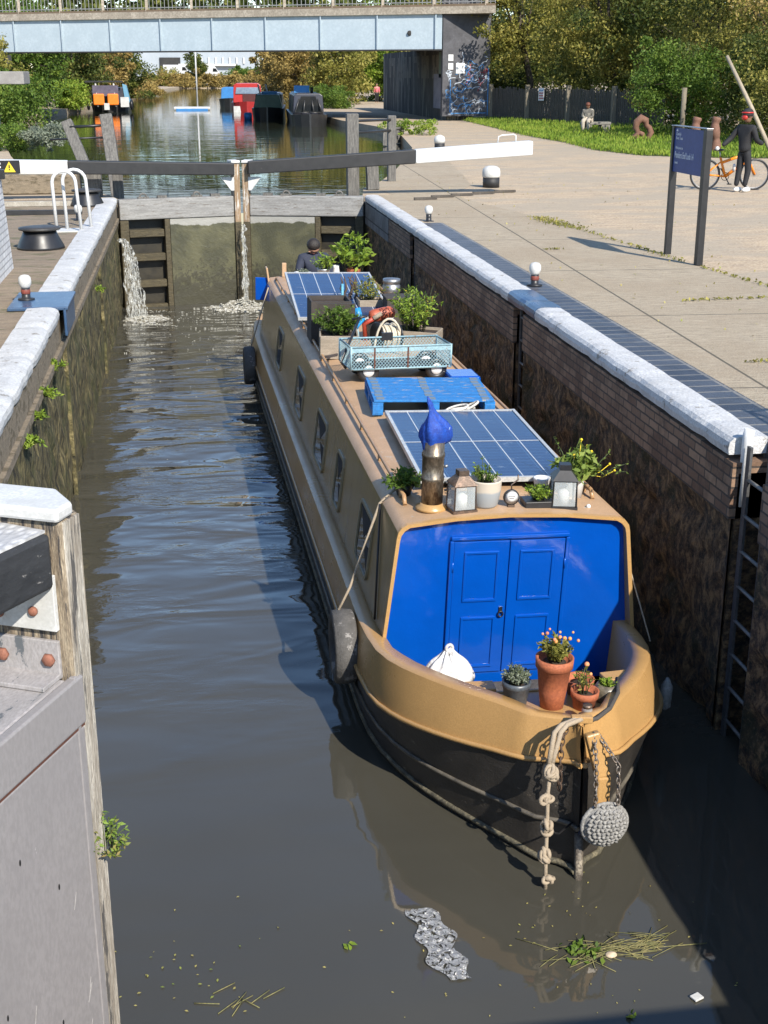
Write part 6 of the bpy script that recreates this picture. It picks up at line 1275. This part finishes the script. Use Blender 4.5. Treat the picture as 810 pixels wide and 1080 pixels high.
# ================================================================ TREES AND PLANTS
M_bark = worn('bark', (.10, .08, .06), (.06, .048, .036), .95, 4, stretch=(3, 3, .6), bump=.9, bd=.03)
def tree(name, base, c, rad, nc, per, cs, ls, mat, label, h=None, group=None, cat='tree', trunk=.22, limbs=7, seed=0, shell=.5):
    t = empty(name, base, label, cat, group); rd_ = random.Random(seed); C_ = np.array(c)-np.array(base)
    pts = crown_pts(C_, rad, int(nc*.8), int(per*1.1), cs*1.08, shell); pts = pts[pts[:, 2] > -.1+0*pts[:, 0]]
    leaves('crown', pts, ls, mat, t, up=.4)
    if trunk:
        m = MB(); top = Vector(C_)+Vector((0, 0, rad[2]*.35)); m.tube([(0, 0, -.1), Vector(C_)*.35+Vector((rd_.gauss(0, .2), 0, 0)), Vector(C_)*.75, top], [trunk, trunk*.8, trunk*.55, trunk*.15], 8)
        for k in range(limbs):
            u = rd_.uniform(.3, .9); p = Vector(C_)*u; a = rd_.uniform(0, 2*PI); e = Vector(C_)+Vector((rad[0]*.75*math.cos(a), rad[1]*.75*math.sin(a), rad[2]*rd_.uniform(-.3, .7))); m.tube([p, (p+e)/2+Vector((0, 0, .3)), e], [trunk*.4, trunk*.25, trunk*.06], 5)
        m.build('trunk', M_bark, t)
    return t
TG = 'trees along the right side behind the fence'
T = [ # base, centre, radii, nclump, per, clump, leaf, material, label
 ('broadleaf_tree', (20.0, 76.0, 0), (18.6, 75.0, 6.3), (3.3, 2.2, 3.6), 120, 150, .85, .20, L_olive, 'yellowing tree beside the bridge wing wall, overhanging the graffiti'),
 ('broadleaf_tree', (22.5, 69, 0), (21.5, 67.5, 5.6), (3.8, 3.2, 4.0), 170, 150, .8, .18, L_olive, 'olive green tree with visible pale limbs above the fence'),
 ('broadleaf_tree', (25.5, 64, 0), (24.5, 63, 5.4), (4.2, 3.6, 4.4), 170, 150, .85, .18, L_dark, 'dark green tree above the seated person'),
 ('broadleaf_tree', (26.5, 57, 0), (25.3, 56, 4.8), (4.2, 3.6, 4.2), 180, 150, .8, .16, L_olive, 'broad olive tree filling the top right behind the sign'),
 ('broadleaf_tree', (27.5, 50, 0), (25.6, 49.5, 4.2), (3.8, 3.4, 3.8), 170, 150, .75, .15, L_autumn, 'autumn tinged tree at the upper right edge'),
 ('broadleaf_tree', (31, 72, 0), (30, 73, 5.5), (7, 4, 6), 170, 150, 1.1, .25, L_dark, 'dark tall tree at the back of the right hand group'),
 ('broadleaf_tree', (26, 84, 0), (25, 84, 6), (5, 4, 6), 150, 150, 1.0, .25, L_dark, 'dark tree behind the bridge wing wall'),
 ('hawthorn_bush', (20.3, 52.5, 0), (20.0, 52.2, 1.9), (2.2, 1.8, 2.0), 130, 150, .55, .12, L_green, 'rounded green bush overhanging the looping sculpture'),
 ('hawthorn_bush', (23.0, 49, 0), (22.2, 48, 1.9), (2.6, 2, 2.2), 130, 150, .6, .12, L_dark, 'dark dense bush behind the blue sign'),
 ('hawthorn_bush', (22.5, 44, 0), (21.6, 44.0, 1.8), (2.4, 2.2, 2.1), 130, 150, .6, .12, L_olive, 'olive bush behind the cyclist at the right edge'),
 ('hawthorn_bush', (23.3, 59, 0), (22.6, 58.5, 2.4), (1.9, 2.4, 2.3), 110, 150, .6, .14, L_olive, 'leafy bush growing over the near end of the board fence'),
]
for i, (nm, b_, c, r_, nc, per, cs_, ls, mt, lab) in enumerate(T): tree(nm, b_, c, r_, nc, per, cs_, ls, mt, lab, None, TG, 'tree' if 'tree' in nm else 'bush', .24 if 'tree' in nm else .07, seed=i)
LG = 'bushes and trees along the left canal bank'
T = [
 ('bank_bush', (-9.2, 66, 0), (-8.8, 66, 1.1), (2.0, 4.5, 1.6), 150, 130, .6, .16, L_green, 'bright green bush leaning over the water at the left bank, nearest'),
 ('bank_bush', (-11.6, 76, 0), (-11.3, 76, 2.0), (2.2, 5, 2.2), 150, 130, .7, .18, L_olive, 'olive bush on the left bank behind the concrete ledge'),
 ('bank_tree', (-13, 112, 0), (-12.5, 112, 4.0), (3.4, 4, 4.6), 150, 120, .9, .28, L_green, 'green tree on the left bank behind the orange covered boat'),
 ('bank_tree', (-10.5, 128, 0), (-10, 128, 3.6), (3, 4, 4.4), 150, 120, .9, .28, L_dark, 'dark tree just right of the orange covered boat'),
 ('bank_tree', (-8.8, 140, 0), (-8.2, 140, 3.0), (2.6, 4, 3.8), 130, 120, .8, .28, L_autumn, 'russet tinged tree in the middle of the left bank'),
 ('bank_tree', (-7.8, 155, 0), (-6.8, 155, 3.4), (2.8, 4, 4.2), 130, 120, .9, .3, L_dark, 'dark tree at the right end of the left bank group'),
 ('bank_tree', (-20, 118, 0), (-19, 118, 5), (7, 4, 6), 150, 130, 1.4, .4, L_dark, 'tall dark tree at the back of the left bank'),
 ('bank_bush', (-8.8, 108, 0), (-8.6, 107, .9), (1.2, 3, 1.3), 90, 110, .5, .2, L_bright, 'pale green bush right beside the orange covered boat'),
 ('bridge_ivy', (-13.5, 80, 0), (-13.2, 79.5, 4.6), (2.2, 2, 2.6), 130, 130, .6, .2, L_green, 'leafy tree overlapping the left end of the bridge'),
 ('reed_bed', (-6.4, 175, 0), (-5.0, 178, .4), (2.2, 18, 1.0), 130, 110, .6, .3, L_autumn, 'golden reeds along the far left bank'),
 ('reed_bed', (4, 262, 0), (6.5, 285, .9), (16, 6, 1.8), 150, 110, 1.0, .45, L_autumn, 'golden reeds closing the far end of the canal'),
 ('far_tree', (3.5, 292, 0), (3.0, 292, 3.6), (1.9, 2, 3.6), 70, 110, .9, .45, L_dark, 'slim dark tree in front of the pale warehouse'),
 ('far_bush', (-2, 297, 0), (-3.5, 297, 1.2), (5, 4, 2), 90, 110, 1, .45, L_olive, 'olive bush left of the slim dark tree'),
 ('far_bush', (14, 293, 0), (14, 293, 1.8), (5.5, 3, 2.2), 90, 110, 1, .45, L_green, 'green bushes in front of the warehouse, right part'),
]
for i, (nm, b_, c, r_, nc, per, cs_, ls, mt, lab) in enumerate(T): tree(nm, b_, c, r_, nc, per, cs_, ls, mt, lab, None, LG, 'bush' if ('bush' in nm or 'reed' in nm or 'ivy' in nm) else 'tree', .2 if 'tree' in nm else 0, seed=40+i)
RG = 'trees along the right bank beyond the bridge'
T = [
 ('bank_tree', (14.0, 118, 0), (13.2, 118, 3.6), (3.0, 4, 4.2), 150, 120, .9, .26, L_olive, 'olive tree under the bridge opening, above the black boat'),
 ('bank_tree', (18.5, 128, 0), (18.0, 128, 4.0), (3.4, 4, 4.8), 150, 120, .9, .28, L_bright, 'sunlit yellow green tree under the bridge by the pink walker'),
 ('bank_tree', (23.5, 124, 0), (22.5, 124, 4.4), (3.6, 4, 5.2), 150, 120, 1, .28, L_olive, 'olive tree beside the bridge abutment opening'),
 ('bank_tree', (12.2, 142, 0), (11.4, 142, 3.2), (2.8, 5, 4.0), 130, 120, .9, .3, L_autumn, 'autumn brown tree above the green canvas boat'),
 ('bank_tree', (13.5, 172, 0), (12.2, 172, 3.4), (3.2, 6, 4.0), 130, 120, 1, .34, L_autumn, 'orange brown tree to the right of the warehouse'),
 ('bank_tree', (30, 145, 0), (28, 145, 5), (9, 5, 7), 150, 130, 1.6, .4, L_dark, 'tall dark tree at the back of the right bank'),
 ('bank_tree', (19, 190, 0), (18, 190, 5), (6, 6, 6), 130, 130, 1.6, .45, L_dark, 'tall dark tree far along the right bank'),
 ('bank_bush', (11.4, 104, 0), (11.2, 104, .6), (1.6, 5, .9), 100, 110, .45, .16, L_green, 'low green bush on the bank beyond the black boat'),
]
for i, (nm, b_, c, r_, nc, per, cs_, ls, mt, lab) in enumerate(T): tree(nm, b_, c, r_, nc, per, cs_, ls, mt, lab, None, RG, 'bush' if 'bush' in nm else 'tree', .2 if 'tree' in nm else 0, seed=70+i)
t = tree('pale_grass_clump', (-4.5, 47, 0), (-4.7, 47, .45), (.8, 1.0, .45), 60, 90, .2, .09, L_grey, 'pale dry shrub on the left bank behind the white beam', cat='shrub', trunk=0)
t = tree('bank_shrub', (-6.0, 47.5, 0), (-6.0, 47.5, .45), (.8, 1.2, .5), 60, 90, .22, .09, L_green, 'bright green shrub on the left bank by the pale dry one', cat='shrub', trunk=0)
t = tree('weeds', (9.8, 57, 0), (9.9, 57.3, .3), (1.3, 1.4, .35), 60, 70, .18, .08, L_bright, 'yellow green weeds behind the little piling on the right bank', cat='weeds', trunk=0)
t = empty('piling', (0, 0, 0), 'low row of timber piles edging the right canal bank', 'piling')
for i in range(22): m = MB(); m.box((8.1+i*.062*1, 54.5+i*.16, -.02), (.12, .12, .55+.03*(i % 3))); m.build('pile', greywood, t)
m = MB(); m.bar((8.0, 54.3, .30), (9.6, 58.1, .30), .10, .07); m.build('waling', greywood, t)
# hedge bottom / understory mass behind the fence so nothing shows through
P_ = np.concatenate([crown_pts((x, y, 1.6), (1.6, 2.2, 1.9), 26, 120, .7, .2) for x, y in ((18.9, 79), (20.5, 84), (19.4, 76.5), (21.4, 72), (22.6, 67), (23.8, 62), (24.8, 57), (25.8, 52), (26.4, 47), (27, 42), (27, 37))])
tag(leaves('undergrowth', P_, .2, L_dark, None), 'dark undergrowth massed behind the fence and bushes', 'undergrowth', kind='stuff')
P_ = np.concatenate([crown_pts((x, y, 2.2), (2.4, 4, 2.8), 30, 90, 1.0, .2) for x, y in ((-14.5, 66), (-15, 76), (-14, 100), (-14.5, 122), (-12.5, 134), (-11, 148), (-9.6, 163), (24, 112), (17, 136), (26, 132), (15.5, 156), (21, 160))])
tag(leaves('undergrowth', P_, .32, L_dark, None), 'dark undergrowth filling in behind both canal banks', 'undergrowth', kind='stuff')
# grass verge
VE = [(15.6, 74), (14.8, 62), (14.4, 55), (14.4, 49), (14.0, 44.5), (14.6, 41.2), (16.8, 39.6), (20, 38.6), (30, 37.5)]
VB = [(20, 76), (21, 70), (22, 64), (23, 58), (24.5, 52), (26, 48), (28, 45), (31, 42), (36, 40)]
m = MB(); vs = []
for a, c in zip(VE, VB): vs += [(*a, .006), (*c, .006)]
m.add(vs, [(2*i, 2*i+1, 2*i+3, 2*i+2) for i in range(len(VE)-1)]); M_turf = worn('turf', (.07, .11, .022), (.10, .10, .04), .95, 1.5, bump=.8, bd=.05); tag(m.build('verge', M_turf), kind='structure')
P_ = []
for i in range(len(VE)-1):
    n = int(5200*(1.0 if i < 6 else .8)); u, q = rng.random(n), rng.random(n)**1.5; a = np.array(VE[i]), np.array(VE[i+1]); c = np.array(VB[i]), np.array(VB[i+1])
    e = a[0]*(1-u[:, None])+a[1]*u[:, None]+rng.normal(0, .12, (n, 2)); f = c[0]*(1-u[:, None])+c[1]*u[:, None]; xy = e*(1-q[:, None])+f*q[:, None]; P_.append(np.c_[xy, rng.uniform(.03, .16, n)*(1+q*1.5)])
P_ = np.concatenate(P_); D = np.zeros((len(P_), 3)); D[:, 2] = 2.2; tag(leaves('grass', P_, .13, L_bright, None, up=0, dirs=D, aspect=.3), 'bright green rough grass along the verge', 'grass', kind='stuff')
# weeds in the paving seam
P_ = []
for (x0_, y0_, x1_, y1_, n, s_) in ((6.84, 17.2, 6.45, 22.6, 260, .045), (7.3, 12.6, 6.86, 16.9, 200, .03), (6.5, 21.6, 6.3, 23.4, 420, .12), (5.2, 18.9, 5.5, 18.9, 30, .04), (5.6, 14.2, 7.0, 14.3, 90, .03), (4.9, 10.9, 6.0, 11.0, 60, .03)):
    u = rng.random(n)[:, None]; P_.append(np.c_[np.array([[x0_, y0_]])*(1-u)+np.array([[x1_, y1_]])*u+rng.normal(0, s_, (n, 2)), np.full(n, .02)])
P_ = np.concatenate(P_); tag(leaves('moss_tufts', P_, .05, L_olive, None, up=1), 'small weeds and moss tufts along the paving joints', 'weeds', kind='stuff')
P_ = np.stack([rng.uniform(4.6, 11, 300), rng.uniform(10, 34, 300), np.full(300, .014)], 1); tag(leaves('fallen_leaves', P_, .045, M_lit, None, up=6), 'few fallen leaves scattered over the towpath', 'leaf litter', kind='stuff')
# warehouse and white van shapes far off
t = empty('warehouse', (0, 0, 0), 'long pale grey warehouse with a row of white bays, far beyond the canal', 'building'); M_wh = worn('pale_cladding', (.36, .40, .44), (.3, .34, .38), .6, .3, bump=.05)
m = MB(); m.box((6, 345, 6.5), (46, 20, 9)); m.build('wall', M_wh, t); m = MB(); m.box((6, 334.4, 4.6), (14, 1.2, .5)); m.build('canopy', M_hw, t); m = MB(); m.box((18.6, 334.7, 6.5), (.8, .5, 9)); m.build('white_stack', M_hw, t)
for i in range(8): m = MB(); m.box((3+i*1.7, 334.8, 5.6), (.35, .3, 1.5)); m.build('bay_post', M_hw, t)
m = MB(); m.box((-3, 334.8, 5.0), (5, .3, 2.6)); m.build('dark_bay', M_dark, t)
def far_vehicle(loc, L, h, label): 
    t = empty('parked_lorry', loc, label, 'lorry', 'white vehicles parked before the warehouse'); m = MB(); m.prism([(-L/2, .6), (-L/2, h), (L/2-1.2, h), (L/2-.3, h*.62), (L/2, h*.5), (L/2, .6)], -1.2, 1.2); m.build('body', M_hw, t, bevel=.15)
    for x in (-L/2+1, L/2-1): m = MB(); m.torus((x, -1.15, .45), .33, .14, Rw3); m.build('wheel', blackm, t)
    m = MB(); m.prism([(L/2-1.7, h*.62), (L/2-1.6, h*.85), (L/2-.95, h*.85), (L/2-.5, h*.62)], -1.23, -1.21); m.build('window', M_glass, t)
far_vehicle((-1.5, 318, 1.2), 6, 3.3, 'white lorry parked before the warehouse, left one'); far_vehicle((6.8, 316, 1.0), 3.4, 3.2, 'smaller white van parked right of the white lorry')
tag(MB().tube([(1.9, 200, -2), (1.9, 200, 9)], .12, 6).build('mast', M_hw), 'thin pale mast rising at the far end of the canal', 'mast')
# distant wood closing the horizon
P_ = np.concatenate([crown_pts((x, 430+rng.normal()*20, 13), (28, 10, 18), 60, 90, 6, .1) for x in range(-260, 420, 17)])
tag(leaves('distant_wood', P_, 2.6, L_dark, None), 'distant line of trees closing the horizon', 'wood', kind='stuff')
